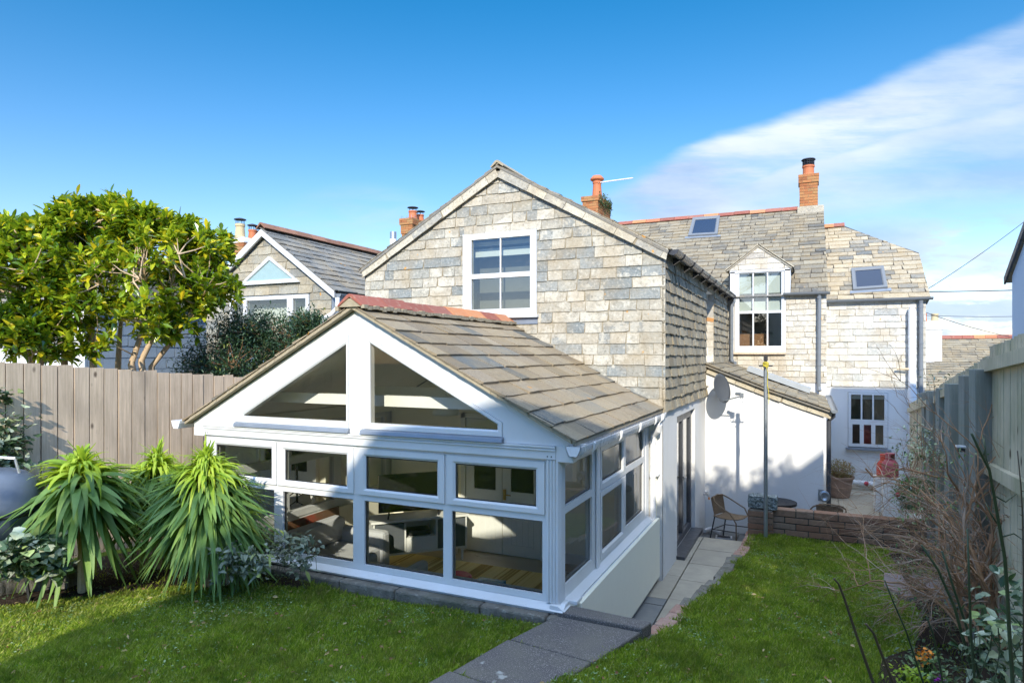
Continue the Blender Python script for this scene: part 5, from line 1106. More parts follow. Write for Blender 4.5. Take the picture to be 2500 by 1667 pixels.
m.prism([(-11.2, 9.2, 4.08), (-9.46, 9.2, 5.33), (-7.72, 9.2, 4.08), (-7.80, 9.2, 4.06), (-9.46, 9.2, 5.25), (-11.12, 9.2, 4.06)], (0, 7.6, 0)); m.build('roof_slates', M['slate_dark'], NB)
m = MB(); ridge_run(m, (-9.46, 9.15, 5.46), (-9.46, 16.7, 5.46), .45, .12, .09, 4); m.build('ridge_tiles', brick_mat('ridge_old', [(0, (.20, .10, .07)), (1, (.30, .15, .10))], .5, (.25, .22, .10)), NB)
gutter('gutter', NB, (-7.62, 9.18, 4.05), (0, 7.5, 0), hr, M['grey_pipe'])
m = MB(); m.tube([(-7.62, 9.16, 3.98), (-7.62, 9.16, 3.80), (-7.75, 9.15, 3.68), (-7.93, 9.14, 3.60), (-7.98, 9.13, 3.50), (-7.98, 9.13, .8)], .042, 12); m.build('downpipe', M['white_pipe'], NB)
# chimney beyond it
CH = thing('chimney_stack', 'red brick chimney with white capping and four pots behind the left gabled house', 'chimney', (-12.6, 15.5, 4))
p = att(583, 620, 18.5); c = stack(CH, p.x-.17, p.x+.30, p.y-.1, p.y+.9, 3.9, 6.15, [(5.85, .03)], seed=5)
bpy.data.objects[c.name].name = 'stack'
m = MB(); m.prism([(p.x-.22, p.y-.16, 6.13), (p.x+.35, p.y-.16, 6.13), (p.x+.30, p.y-.10, 6.30), (p.x-.14, p.y-.10, 6.30)], (0, 1.1, 0)); m.build('capping', M['render'], CH, bevel=.04)
pot(CH, p.x+.03, p.y+.02, 6.28, .42, .14, 'pot_buff', 'cowl'); 
for k, d_ in enumerate((.35, .62, .88)): pot(CH, p.x+.16, p.y+d_, 6.28, .30, .12, 'pot', 'cowl')
# house behind the left tree
HT = thing('rendered_house', 'white rendered house with a red ridge behind the bright green tree', 'house', (-16, 9, .3))
m = MB(); wall(m, Vector((0, 8.2, 0)), X_, Z_, [(-20, 0), (-13.2, 0), (-13.2, 4.1), (-20, 4.1)]); m.build('wall', M['render'], HT)
m = MB(); slates(m, (-13.19, 0, 0), Y_, Z_, X_, [(8.2, .5), (13, .5), (13, 4.1), (8.2, 4.1)], .24, .4, .7, .012, seed=94); m.build('side_cladding', simple('blue_slate', (.20, .25, .30), .7, var=.2), HT)
m = MB(); m.prism([(-20.2, 8.0, 4.0), (-20.2, 10.4, 5.1), (-20.2, 13, 4.0)], (7.2, 0, 0)); m.build('roof', M['slate_dark'], HT); m = MB(); ridge_run(m, (-20.2, 10.4, 5.22), (-13, 10.4, 5.22), .45, .14, .1, 4); m.build('ridge_tiles', M['ridge'], HT)
m = MB(); m.box((-12.9, 10.3, .9), (-11.7, 10.42, 2.6)); m.build('side_window', M['slate_dark'], HT)
# range hidden behind the gable with chimney and flue
TH = thing('terrace_house', 'house hidden behind the gable, only its brick chimney and white flue showing', 'house', (-12, 21, 0))
m = MB(); m.prism([(-15.2, 17, 4.4), (-15.2, 20.3, 6.2), (-15.2, 24, 4.4)], (7.0, 0, 0)); m.build('roof', M['slate_dark'], TH); m = MB(); m.box((-15.2, 17.2, -.3), (-8.2, 23.8, 4.4)); m.build('wall', M['render'], TH)
c = stack(TH, -14.35, -13.87, 21.0, 22.0, 5.6, 8.2, [(7.6, .03), (7.95, .07)], seed=6); pot(c, -14.0, 21.25, 8.2, .35, .17, 'pot', 'cowl', .15); pot(c, -13.98, 21.75, 8.2, .30, .15, 'pot', 'cowl', .13)
m = MB()
for k in range(60): x, y = rnd.uniform(-14.4, -13.8), rnd.uniform(20.9, 22.1); m.tube([(x, y, 8.2), (x+rnd.uniform(-.06, .06), y, 8.34)], .004, 3)
m.build('bird_spikes', M['steel'], c)
p = att(960, 640, 24); m = MB(); m.tube([(p.x, p.y, 5.2), (p.x, p.y, 7.25)], .125, 18); m.tube([(p.x, p.y, 7.25), (p.x, p.y, 7.52)], .118, 18, 1); m.build('flue', [M['white_pipe'], M['galv']], TH)
# aerial
m = MB(); a, b = att(1463, 446, 21.9), att(1545, 435, 21.6); m.tube([a, b], .022, 6); m.tube([a-Z_*.28, a+Z_*.02], .018, 6)
for k in range(14): q = a.lerp(b, k/13); m.tube([q+Y_*.12+Z_*.03, q-Y_*.12-Z_*.03], .006, 4)
tag(m.build('tv_aerial', M['upvc']), 'white television aerial on top of the middle red chimney pot', 'aerial')
# right neighbour: white wall, the blue of its shade put into the render colour
RN = thing('neighbour_house', 'tall blue white house wall in shade at the right edge of the photo', 'house', (3.2, 10, .3))
prn = [(13.75, 4.32), (9.9, 6.9), (5.5, 4.3)]
m = MB(); wall(m, Vector((3.2, 0, 0)), -Y_, Z_, [(-13.75, -.3), (-5.5, -.3), (-5.5, 4.3), (-9.9, 6.9), (-13.75, 4.32)]); wall(m, Vector((0, 13.75, 0)), -X_, Z_, [(-9, -.3), (-3.2, -.3), (-3.2, 4.32), (-9, 4.32)]); wall(m, Vector((0, 5.5, 0)), X_, Z_, [(3.2, -.3), (9, -.3), (9, 4.3), (3.2, 4.3)]); m.build('wall', M['render_shade_blue'], RN)
m = MB(); m.prism([(3.16, 13.95, 4.22), (3.16, 9.9, 6.93), (3.16, 5.3, 4.2), (3.16, 5.3, 4.3), (3.16, 9.9, 7.05), (3.16, 13.95, 4.34)], (6, 0, 0)); m.build('roof', M['slate_dark'], RN); m = MB(); m.prism([(3.13, 13.97, 4.20), (3.13, 9.9, 6.86), (3.13, 9.9, 7.0), (3.13, 13.97, 4.32)], (.03, 0, 0)); m.build('bargeboard', M['anthracite'], RN)
# far house
FH = thing('far_house', 'distant house with brown slate roof, red ridge and white chimney beyond the right fence', 'house', (6, 36, -1))
a = onp(2215, 825, 'Y', 40); b = onp(2520, 825, 'Y', 40); ze = 1.3
m = MB(); fa = math.atan((a.z-ze)/4.5); slates(m, (a.x, 35.5, ze), X_, (0, math.cos(fa), math.sin(fa)), (0, -math.sin(fa), math.cos(fa)), [(0, 0), (b.x-a.x, 0), (b.x-a.x, 4.5/math.cos(fa)), (0, 4.5/math.cos(fa))], .24, .25, .7, .025, seed=95, jit=.02); m.build('roof_slates', M['slate_roof'], FH)
m = MB(); ridge_run(m, (a.x, 40, a.z+.1), (b.x, 40, a.z+.1), .5, .2, .16, 4); m.build('ridge_tiles', M['ridge'], FH)
m = MB(); m.box((a.x, 36, -2), (b.x, 44, ze-.02)); m.prism([(a.x, 35.6, ze), (a.x, 40, a.z-.02), (a.x, 44.4, ze)], (b.x-a.x, 0, 0)); m.build('wall', M['render'], FH)
p = onp(2281, 857, 'Y', 38.0); m = MB(); m.box((p.x-.42, 37.8, 1.2), (p.x+.30, 38.8, 4.55)); m.box((p.x-.48, 37.74, 4.2), (p.x+.38, 38.86, 4.62)); m.build('chimney', M['render'], FH, bevel=.05); pot(FH, p.x+.05, 38.2, 4.6, .42, .17, 'pot_buff'); pot(FH, p.x-.4, 38.5, 4.6, .45, .17, 'pot')
# cables
cable = lambda pts, r_, lab: tag((lambda mb: (mb.tube(pts, r_, 6), mb.build('overhead_cable', M['wire']))[1])(MB()), lab, 'cable', 'overhead cables on the right')
def sag(x0, y0, x1, y1, t0, t1, s):
    a, b = att(x0, y0, t0), att(x1, y1, t1); return [a.lerp(b, i/10)-Z_*s*(1-(i/5-1)**2) for i in range(11)]
cable(sag(2200, 713, 2560, 706, 26, 26, .02), .022, 'thick dark overhead cable, the upper level one right of the houses')
cable(sag(2200, 767, 2560, 770, 28, 28, .08), .013, 'thin level overhead cable just above the far white chimney')
cable(sag(2240, 755, 2520, 832, 24, 24, .12), .012, 'overhead cable sloping down to the right towards the fence')
cable(sag(2258, 710, 2560, 494, 20, 22, .10), .010, 'overhead cable rising steeply to the upper right from the roof corner')

# ------------------------------------------------------------------ vegetation
def tree(name, label, base, stems, crown, ntip, nleaf, L, W, mat, stemr, group=None, droop=.25, seed=0, shell=.62, zdir=.9, bark='bark', cluster=.0, holes=0):
    """crown: list of (x,y,z,rx,ry,rz) ellipsoids ; stems: list of polylines"""
    T = thing(name, label, 'tree', base, 0, group); r = random.Random(seed); g = np.random.default_rng(seed+1)
    tips = []
    while len(tips) < ntip:
        e = crown[r.randrange(len(crown))]; d = Vector((r.gauss(0, 1), r.gauss(0, 1), r.gauss(0, 1))).normalized(); k = shell+(1-shell)*r.random() if r.random() < .7 else r.random()**.5
        q = Vector((e[0]+d.x*e[3]*k, e[1]+d.y*e[4]*k, e[2]+d.z*e[5]*k)); tips.append((q, d, Vector(e[:3])))
    nodes = []; mb = MB()
    for s in stems:
        mb.tube(s, [stemr*(1-.6*i/(len(s)-1)) for i in range(len(s))], 8); s = [Vector(p) for p in s]
        for i in range(len(s)-1):
            for k in range(4): nodes.append(s[i].lerp(s[i+1], k/4))
        nodes.append(s[-1])
    nodes = [n_ for n_ in nodes if n_.z > base[2]+.35*(max(n2.z for n2 in nodes)-base[2])]
    for q, d, c in tips:
        n_ = min(nodes, key=lambda x: (x-q).length+r.random()*.35+max(0, x.z-q.z)*1.5); mid = n_.lerp(q, .55)+Vector((r.uniform(-.1, .1), r.uniform(-.1, .1), r.uniform(-.12, .02)))*(q-n_).length
        mb.tube([n_, mid, q], [stemr*.22, stemr*.14, stemr*.06], 5, cap=False)
        if r.random() < .25 and len(nodes) < 400: nodes.append(mid)
    mb.build('trunk', M[bark], T, smooth=True)
    P = np.repeat(np.array([t_[0] for t_ in tips]), nleaf, 0); D = np.repeat(np.array([t_[1] for t_ in tips]), nleaf, 0); n = len(P)
    off = g.uniform(-.12, .02, n)[:, None]*np.array([0, 0, 1.]); P = P+off+g.normal(0, cluster, (n, 3))
    ring = g.normal(0, 1, (n, 3)); ring /= np.linalg.norm(ring, axis=1, keepdims=True); DD_ = ring*1.0+D*.35+np.array([0, 0, zdir])
    V, F = leafarr(P, DD_, L*g.uniform(.6, 1.2, n), W*g.uniform(.7, 1.2, n), droop*g.uniform(.2, 1.8, n), 4, .3, g.uniform(-.9, .9, n), 1.15, tip=.25)
    npmesh('crown', V, F, M[mat], T); return T
def A(x, y, t): return tuple(att(x, y, t))
g = 'glossy evergreen trees behind the left fence'
tree('evergreen_tree', 'bright green glossy evergreen with several pale leaning stems, right one behind the fence', (-8.6, 6.6, .8),
     [[(-8.5, 6.3, .8), A(345, 880, 9.3), A(385, 800, 9.3), A(420, 700, 9.4)], [(-8.5, 6.5, .8), A(320, 890, 9.2), A(350, 800, 9.3), A(350, 690, 9.2)], [(-8.6, 6.4, .8), A(370, 895, 9.5), A(430, 820, 9.5), A(490, 730, 9.6)], [(-8.6, 6.2, .8), A(288, 900, 9.5), A(292, 820, 9.5), A(300, 740, 9.5)]],
     [A(400, 660, 9.2)+(1.15, 1.1, .62), A(465, 650, 9.6)+(.62, .8, .5), A(380, 590, 9.3)+(.9, .9, .42), A(330, 780, 9.0)+(.7, .6, .28), A(350, 530, 9.3)+(.25, .3, .22), A(440, 565, 9.4)+(.3, .3, .25), A(525, 600, 9.7)+(.22, .3, .25), A(510, 700, 9.8)+(.30, .5, .35), A(440, 760, 9.4)+(.6, .6, .3)], 330, 24, .16, .060, 'leaf_tree', .055, g, seed=3, shell=.55, cluster=.02, droop=.15, zdir=.6)
tree('evergreen_tree', 'bright green glossy evergreen with one straight pale trunk in the middle of the row', (-8.8, 5.6, .8),
     [[(-8.7, 5.5, .8), A(228, 880, 9.1), A(222, 780, 9.1), A(225, 680, 9.2), A(250, 600, 9.2)], [(-8.7, 5.3, .8), A(158, 900, 9.0), A(155, 800, 9.0), A(175, 720, 9.0)]],
     [A(250, 600, 9.2)+(.95, .9, .58), A(210, 660, 9.0)+(.9, .8, .5), A(300, 550, 9.3)+(.5, .5, .30), A(275, 505, 9.3)+(.3, .3, .2), A(195, 520, 9.1)+(.28, .3, .22), A(120, 560, 9.0)+(.3, .3, .25), A(180, 560, 9.1)+(.5, .5, .33), A(170, 740, 8.8)+(.8, .6, .3), A(140, 830, 8.8)+(.9, .5, .22)], 300, 24, .16, .060, 'leaf_tree', .055, g, seed=8, shell=.5, cluster=.02, droop=.15, zdir=.6)
tree('evergreen_tree', 'bright green glossy evergreen cut off by the left edge of the photo', (-8.9, 4.4, .8),
     [[(-8.9, 4.5, .8), A(78, 880, 8.6), A(65, 780, 8.6), A(45, 700, 8.6)], [(-8.9, 4.6, .8), A(100, 880, 8.7), A(118, 790, 8.7), A(110, 700, 8.7)], [(-8.9, 3.9, .8), (-9, 3.7, 2.4), (-9.1, 3.4, 3.8)]],
     [A(60, 650, 8.7)+(.9, .9, .6), A(20, 720, 8.5)+(.8, .8, .5), A(110, 620, 8.8)+(.6, .6, .42), A(35, 565, 8.7)+(.3, .3, .22), (-9.1, 3.4, 3.9, 1.0, 1.0, .8), A(60, 800, 8.4)+(.6, .6, .35)], 300, 24, .16, .060, 'leaf_tree', .055, g, seed=12, shell=.5, cluster=.02, droop=.15, zdir=.6)
tree('dark_shrub', 'dark blue green small leaved shrub below the wide window of the left house', (-8.2, 8.0, .8),
     [[(-8.2, 8.0, .8), A(620, 900, 10.4), A(625, 830, 10.4)], [(-8.3, 8.0, .8), A(560, 910, 10.2), A(540, 850, 10.2)], [(-8.1, 8.1, .8), A(690, 880, 10.4), A(710, 800, 10.4)]],
     [A(640, 840, 10.4)+(.95, .7, .6), A(560, 860, 10.2)+(.75, .6, .45), A(700, 810, 10.4)+(.62, .55, .42), A(590, 800, 10.4)+(.5, .5, .35), A(530, 900, 10.0)+(.8, .5, .3), A(760, 790, 10.4)+(.25, .4, .2)], 560, 34, .075, .022, 'leaf_dark', .03, None, seed=21, shell=.3, cluster=.07, bark='twig', zdir=.5)

def echium(c, n, L, W, label, seed, squash=1.0, tiers=1.0):
    T = thing('echium_plant', label, 'plant', (c[0], c[1], .8), 0, 'large rosette plants with drooping lance leaves'); g = np.random.default_rng(seed)
    c = np.array(c); k = g.uniform(0, 1, n); az = g.uniform(0, 2*math.pi, n); el = R_(84)-k**1.05*R_(124)+g.normal(0, .15, n)
    D = np.stack([np.cos(az)*np.cos(el), np.sin(az)*np.cos(el), np.sin(el)], 1); h = np.stack([np.zeros(n), np.zeros(n), -(k*.30*tiers)+.04], 1)
    Ls = L*(.60+.50*np.sin(np.clip(k*1.9+.1, 0, 3.1)))*g.uniform(.75, 1.15, n); droop = .30+.34*np.sin(el.clip(0, 1.5))*np.clip(k*6, .2, 1)+g.uniform(-.16, .30, n)
    P = c+h+D*.02; V, F = leafarr(P, D, Ls, W*g.uniform(.75, 1.25, n)*(.45+.7*k), droop, 10, .28, g.uniform(-.6, .6, n), .60, curl=.03)
    f_ = (k < .42); sel = np.nonzero(f_)[0]; m3 = 33
    def sub(idx):
        V_ = V.reshape(n, m3, 3)[idx].reshape(-1, 3); F_ = np.concatenate([F.reshape(20, n, 4)[j][:1]-F.reshape(20, n, 4)[j][0, 0]*0 for j in range(20)]); q = (np.arange(len(idx))*m3)[:, None]; return V_, np.concatenate([q+F_[j][None, :] for j in range(20)])
    V1, F1 = sub(np.nonzero(k >= .42)[0]); npmesh('leaves', V1, F1, M['leaf_echium'], T, smooth=True)
    V1, F1 = sub(np.nonzero(k < .42)[0]); npmesh('young_leaves', V1, F1, M['leaf_lime'], T, smooth=True)
    mb = MB(); mb.tube([(c[0], c[1], .7), (c[0]+.02, c[1], c[2]-.3), tuple(c+[0, 0, .05])], [.04, .035, .03], 8); mb.build('stem', M['bark'], T); return T
echium(A(503, 1155, 6.0), 980, .62, .056, 'biggest lime green rosette plant with drooping leaves, beside the sunroom', 1, tiers=1.3)
echium(A(560, 1265, 6.1), 240, .46, .052, 'green rosette hanging low over the kerb by the first sunroom window', 5, tiers=.9)
echium(A(200, 1165, 5.9), 400, .68, .085, 'dark green rosette plant with broad leaves nearest the left edge', 2, tiers=1.0)
echium(A(385, 1145, 6.7), 420, .58, .062, 'middle green rosette plant half hidden between the two larger ones', 3, tiers=1.1)

def lowplant(name, label, cat, pts, L, W, mat, seed, n, up=.6, sp=(.2, .2, .12), stem='cane', group=None, leaf='leaves', k=3, short=0):
    """pts: list of (x,y,z) tips; each carries n leaves"""
    T = thing(name, label, cat, pts[0], 0, group); g = np.random.default_rng(seed); P0 = np.array(pts); P = np.repeat(P0, n, 0); m_ = len(P); P = P+g.normal(0, 1, (m_, 3))*np.array(sp)
    D = g.normal(0, 1, (m_, 3))*[1, 1, .6]+[0, 0, up]; V, F = leafarr(P, D, L*g.uniform(.5, 1.15, m_), W*g.uniform(.6, 1.2, m_), .3*g.uniform(0, 1.6, m_), k, .25, g.uniform(-.8, .8, m_))
    npmesh(leaf, V, F, M[mat], T); mb = MB(); c = P0.mean(0)
    for p in P0:
        if short: mb.tube([tuple(p), tuple(p+g.normal(0, .03, 3)-[0, 0, short*.5]), tuple(p+g.normal(0, .05, 3)-[0, 0, short])], .0025, 4)
        else: mb.tube([(c[0]+(p[0]-c[0])*.3, c[1]+(p[1]-c[1])*.3, GH(c[0], c[1])-.05), tuple(p)], .006, 5)
    o_ = mb.build('stem', M[stem], T)
    if short: o_['kind'] = 'stuff'
    return T
r = random.Random(14)
lowplant('silver_shrub', 'low silvery grey leaved shrub sprawling over the kerb in front of the second window', 'plant', [tuple(onp(r.uniform(560, 760), r.uniform(1310, 1395), 'Y', 4.75+r.uniform(-.12, .1))) for _ in range(34)]+[A(r.uniform(520, 640), r.uniform(1340, 1400), 5.7) for _ in range(14)], .115, .036, 'leaf_silver', 5, 17, .5, (.05, .05, .04), short=.16)
lowplant('variegated_ivy', 'variegated cream and green ivy trailing over the stones at bottom left', 'plant', [tuple(onp(r.uniform(-20, 150), r.uniform(1318, 1400), 'X', -5.80+r.uniform(-.12, .12))) for _ in range(52)], .105, .10, 'leaf_ivy', 6, 7, .5, (.05, .05, .035), k=3, short=.10)
lowplant('climbing_ivy', 'ivy climbing up the left end of the board fence', 'plant', [tuple(onp(r.uniform(-30, 62), r.uniform(1020, 1180), 'X', -7.2)) for _ in range(40)]+[tuple(onp(r.uniform(-20, 35), r.uniform(950, 990), 'X', -7.22)) for _ in range(5)]+[tuple(onp(r.uniform(-30, 40), r.uniform(1090, 1190), 'X', -7.1)) for _ in range(20)], .085, .075, 'leaf_ivy', 7, 9, .2, (.03, .07, .05), k=3, short=.14)
# barbecue at the left edge
BQ = thing('barbecue', 'rounded blue grey metal barbecue drum with a handle, cut off by the left edge', 'barbecue', (-6.2, 3.2, .9))
c = att(2, 1240, 5.6); m = MB(); n = 20; c.x -= .05
prof = [(.0, .34), (.10, .335), (.20, .30), (.28, .24), (.33, .15), (.35, .04), (.355, -.04), (.34, -.12), (.27, -.26), (.15, -.36), (0, -.38)][::-1]
m.lathe([(a, z) for a, z in prof], tuple(c), 28); m.build('drum', M['bbq'], BQ, smooth=True)
m = MB(); m.lathe([(.358, -.045), (.366, -.03), (.358, -.015)], tuple(c), 28); m.build('rim', M['gasket'], BQ)
m = MB(); p = c+Vector((.12, -.02, .33)); m.tube([p+Vector((.06, .10, -.06)), p+Vector((.02, .08, .10)), p+Vector((-.20, -.12, .13)), p+Vector((-.22, -.14, .0))], .013, 8); m.build('handle', M['steel'], BQ)
for k in range(3): a = k*2.1+.4; m = MB(); m.tube([c+Vector((.2*math.cos(a), .2*math.sin(a), -.3)), c+Vector((.32*math.cos(a), .32*math.sin(a), -1.0))], .014, 6); m.build('leg', M['gasket'], BQ)
m = MB(); r = random.Random(7)
for k in range(7): p = onp(-10+k*26, 1432-k*5, 'Z', .93); s = r.uniform(.07, .11); m.box((p.x-s, p.y-.02, .7), (p.x+s*.6, p.y+.16, 1.0+r.uniform(-.04, .02)), 0, r.uniform(-.4, .4))
tag(m.build('stone_edging', M['concrete'], bevel=.03), 'rough mossy stones edging the border at bottom left', 'edging')

# round shrub, climber on the right fence, bare rose bush, canes
def ball(name, label, c, rr, n, L, W, mat, seed, flat=.9):
    T = thing(name, label, 'plant', (c[0], c[1], c[2]-rr), 0); g = np.random.default_rng(seed); D = g.normal(0, 1, (n, 3)); D /= np.linalg.norm(D, axis=1, keepdims=True); k = g.uniform(.35, 1, n)[:, None]**.6*(1+.12*np.sin(D[:, :1]*7+D[:, 1:2]*5))
    V, F = leafarr(np.array(c)+D*k*rr*[1, 1, flat], D+g.normal(0, .6, (n, 3))+[0, 0, .4], L*g.uniform(.6, 1.2, n), W, .2, 2, .3); npmesh('foliage', V, F, M[mat], T)
    mb = MB()
    for i in range(24): d = D[i]; mb.tube([(c[0], c[1], c[2]-rr), (c[0]+d[0]*rr*.5, c[1]+d[1]*rr*.5, c[2]+d[2]*rr*.3), (c[0]+d[0]*rr*.8, c[1]+d[1]*rr*.8, c[2]+d[2]*rr*.75)], .006, 4)
    mb.build('stem', M['twig'], T); return T
ball('round_shrub', 'small rounded grey green leafy shrub beside the white pillar', A(2238, 1207, 9.2), .30, 2600, .05, .02, 'leaf_shrub', 4, .85)
def rose():
    T = thing('rose_bush', 'large tangled bare rose bush with brown twigs leaning away from the right fence', 'shrub', (1.12, 6.0, .6)); r = random.Random(31); br = MB(); pale = MB(); canes = MB()
    base = att(2400, 1560, 4.75)
    def grow(p, d, L, rad, depth, mb):
        pts = [p]; n = max(3, int(L/.09)); dd = Vector(d)
        for i in range(n):
            dd = (dd+Vector((r.uniform(-.28, .28), r.uniform(-.28, .28), r.uniform(-.26, .20)-.05*i/n))).normalized(); pts.append(pts[-1]+dd*(L/n))
        mb.tube(pts, [rad*(1-.75*i/n) for i in range(n+1)], 5 if depth else 7, cap=False)
        if depth < 3:
            for k in range((9, 6, 3)[depth]):
                q = pts[r.randrange(1, n+1)]; nd = (dd+Vector((r.uniform(-1.1, .7), r.uniform(-.8, .8), r.uniform(-.5, .9)))).normalized()
                grow(q, nd, L*r.uniform(.3, .62), rad*.45, depth+1, br if r.random() < .62 else pale)
    for (tx, ty, tt, rad) in ((2180, 1140, 6.0, .011), (2210, 1120, 6.6, .011), (2260, 1100, 6.0, .013), (2330, 1120, 5.8, .013), (2380, 1180, 5.4, .022), (2300, 1210, 5.2, .016), (2240, 1260, 5.2, .012), (2420, 1230, 5.0, .024), (2200, 1330, 5.0, .010), (2350, 1320, 4.9, .018), (2455, 1280, 4.7, .018), (2190, 1230, 5.8, .010), (2290, 1160, 6.4, .012), (2240, 1075, 6.8, .011), (2310, 1062, 6.3, .012), (2395, 1110, 5.6, .015), (2355, 1210, 5.3, .013), (2270, 1330, 5.1, .010)):
        t_ = att(tx, ty, tt); b_ = base+Vector((r.uniform(-.12, .1), r.uniform(-.15, .25), 0)); d = (t_-b_); grow(b_, (d.normalized()+Vector((0, 0, .25))).normalized(), d.length*.95, rad, 0, canes)
    canes.build('main_stem', M['twig'], T, smooth=True); br.build('twigs', M['twig'], T); pale.build('pale_twigs', M['twig_pale'], T)
    g = np.random.default_rng(6); n = 800; P = np.array([A(g.uniform(2180, 2440), g.uniform(1090, 1500), g.uniform(4.9, 6.4)) for _ in range(n)]); V, F = leafarr(P, g.normal(0, 1, (n, 3)), .032*g.uniform(.6, 1.3, n), .018, .2, 2); npmesh('sparse_leaves', V, F, M['clover'], T)
    for (x, y) in ((2115, 1181), (2192, 1208)): p = att(x, y, 6.3); mb = MB(); mb.lathe([(.0, -.02), (.018, -.01), (.022, .008), (.012, .022), (0, .024)], tuple(p), 10); mb.build('bud', M['petal_red'], T)
    mb = MB(); mb.tube([A(2116, 1183, 6.3), A(2125, 1196, 6.3), A(2150, 1185, 6.2), A(2200, 1160, 6.1), A(2280, 1150, 6.0)], .004, 5); mb.tube([A(2113, 1143, 6.3), A(2130, 1163, 6.3), A(2155, 1162, 6.3), A(2205, 1142, 6.2), A(2290, 1165, 6.1)], .009, 6); mb.tube([A(2148, 1130, 6.3), A(2175, 1142, 6.3), A(2220, 1150, 6.2)], .006, 5); mb.build('arching_cane', M['twig'], T)
rose()
r = random.Random(41)
lowplant('climbing_plant', 'thin leafy climber with small green leaves on the far part of the right fence', 'plant', [A(r.uniform(2215, 2320), 1040+r.uniform(0, 90), 8.2+r.uniform(-.6, .6)) for _ in range(60)]+[A(r.uniform(2185, 2260), r.uniform(1060, 1110), 8.4) for _ in range(10)]+[A(r.uniform(2250, 2330), r.uniform(915, 960), 8.6) for _ in range(8)], .05, .028, 'leaf_ivy', 8, 6, .2, (.06, .08, .06), 'twig', short=.25)
canes = [([(2036, 1412), (2047, 1424), (2062, 1462), (2086, 1535), (2110, 1604), (2140, 1690)], 3.2, .0085, 'cane_brown', 'leftmost bare cut rose cane rising from the bottom edge'),
         ([(2114, 1522), (2133, 1545), (2150, 1590), (2170, 1640), (2188, 1690)], 3.1, .009, 'cane_brown', 'short brown cut rose cane, second from the left at the bottom'),
         ([(2160, 1416), (2178, 1462), (2212, 1540), (2232, 1600), (2262, 1690)], 3.3, .006, 'cane', 'thin green rose cane in front of the paving slab'),
         ([(2262, 1505), (2276, 1540), (2292, 1610), (2306, 1690)], 3.2, .006, 'cane', 'thin green rose cane topped by pale leaf, above the orange flowers'),
         ([(2250, 1330), (2290, 1390), (2330, 1480), (2352, 1560), (2390, 1690)], 3.4, .010, 'cane', 'green rose cane leaning left in front of the tangled bush'),
         ([(2300, 1345), (2330, 1440), (2360, 1530), (2400, 1690)], 3.5, .009, 'cane', 'green rose cane crossing the middle of the tangled bush'),
         ([(2362, 1290), (2366, 1420), (2370, 1540), (2382, 1690)], 3.2, .008, 'cane', 'upright green rose cane left of the pale leaved plant'),
         ([(2372, 1058), (2392, 1101), (2415, 1146), (2427, 1209), (2440, 1285), (2453, 1360), (2459, 1440), (2464, 1540), (2474, 1690)], 2.6, .0085, 'cane', 'tallest dark green rose cane in front of the right fence'),
         ([(2484, 1100), (2492, 1180), (2497, 1260), (2499, 1400)], 2.6, .004, 'cane_brown', 'thin dry rose cane at the far right edge')]
for k, (px_, t_, rad, mt, lab) in enumerate(canes):
    mb = MB(); pts = [att(x, y, t_+.02*i) for i, (x, y) in enumerate(px_)]; e = pts[-1].copy(); e.z = 0.85; pts.append(e)
    n = len(pts); mb.tube(pts, [rad*(.55+.45*i/(n-1)) for i in range(n)], 8)
    r = random.Random(k)
    for i in range(1, n-1):
        for _ in range(3): q = pts[i].lerp(pts[i+1], r.random()); mb.tube([q, q+Vector((r.uniform(-.02, .02), 0, r.uniform(.0, .014)))], [.0022, .0004], 4)
    if k == 7:
        for (x0, y0, x1, y1, x2, y2) in ((2415, 1146, 2408, 1120, 2403, 1070), (2400, 1120, 2405, 1095, 2398, 1062), (2427, 1209, 2455, 1225, 2482, 1205), (2445, 1310, 2475, 1302, 2498, 1318), (2440, 1285, 2420, 1255, 2405, 1225)): mb.tube([att(x0, y0, t_+.1), att(x1, y1, t_+.1), att(x2, y2, t_+.12)], [.004, .003, .0015], 5)
    tag(mb.build('rose_cane', M[mt], smooth=True), lab, 'rose cane', 'bare rose canes in the foreground')
r = random.Random(51)
lowplant('variegated_shrub', 'pale green and cream leaved shrub in the bottom right corner', 'plant', [A(r.uniform(2390, 2520), r.uniform(1395, 1690), r.uniform(2.9, 3.5)) for _ in range(26)]+[A(r.uniform(2350, 2420), r.uniform(1490, 1660), 3.4) for _ in range(6)], .085, .042, 'leaf_ivy', 9, 8, .4, (.03, .03, .035), short=.22)
lowplant('garden_flower', 'orange flowered bedding plant in the soil bed at bottom right', 'flower', [A(r.uniform(2235, 2275), r.uniform(1600, 1630), 3.75) for _ in range(7)], .05, .02, 'clover', 10, 8, .6, (.03, .03, .02))
fl = bpy.data.objects['garden_flower']; n = 46; P = np.array([A(r.gauss(2255, 11), r.gauss(1598, 13), 3.7) for _ in range(n)]); V, F = leafarr(P, rg.normal(0, 1, (n, 3)), .022, .018, .1, 2, .2); npmesh('petals', V, F, M['petal_orange'], fl)
lowplant('garden_flower', 'purple flowered bedding plant at the bottom edge right of centre', 'flower', [A(r.uniform(2270, 2310), r.uniform(1650, 1680), 3.5) for _ in range(5)], .05, .02, 'clover', 11, 8, .6, (.03, .03, .02))
fl = bpy.data.objects['garden_flower.001']; n = 16; P = np.array([A(r.gauss(2295, 7), r.gauss(1660, 5), 3.45) for _ in range(n)]); V, F = leafarr(P, rg.normal(0, 1, (n, 3)), .02, .016, .1, 2, .2); npmesh('petals', V, F, M['petal_purple'], fl)
lowplant('lemon_herb', 'low lime yellow leafy plant at the bottom edge left of the purple flowers', 'plant', [A(r.uniform(2200, 2250), r.uniform(1640, 1675), 3.6) for _ in range(16)], .035, .02, 'leaf_lime', 12, 14, .4, (.035, .035, .02))

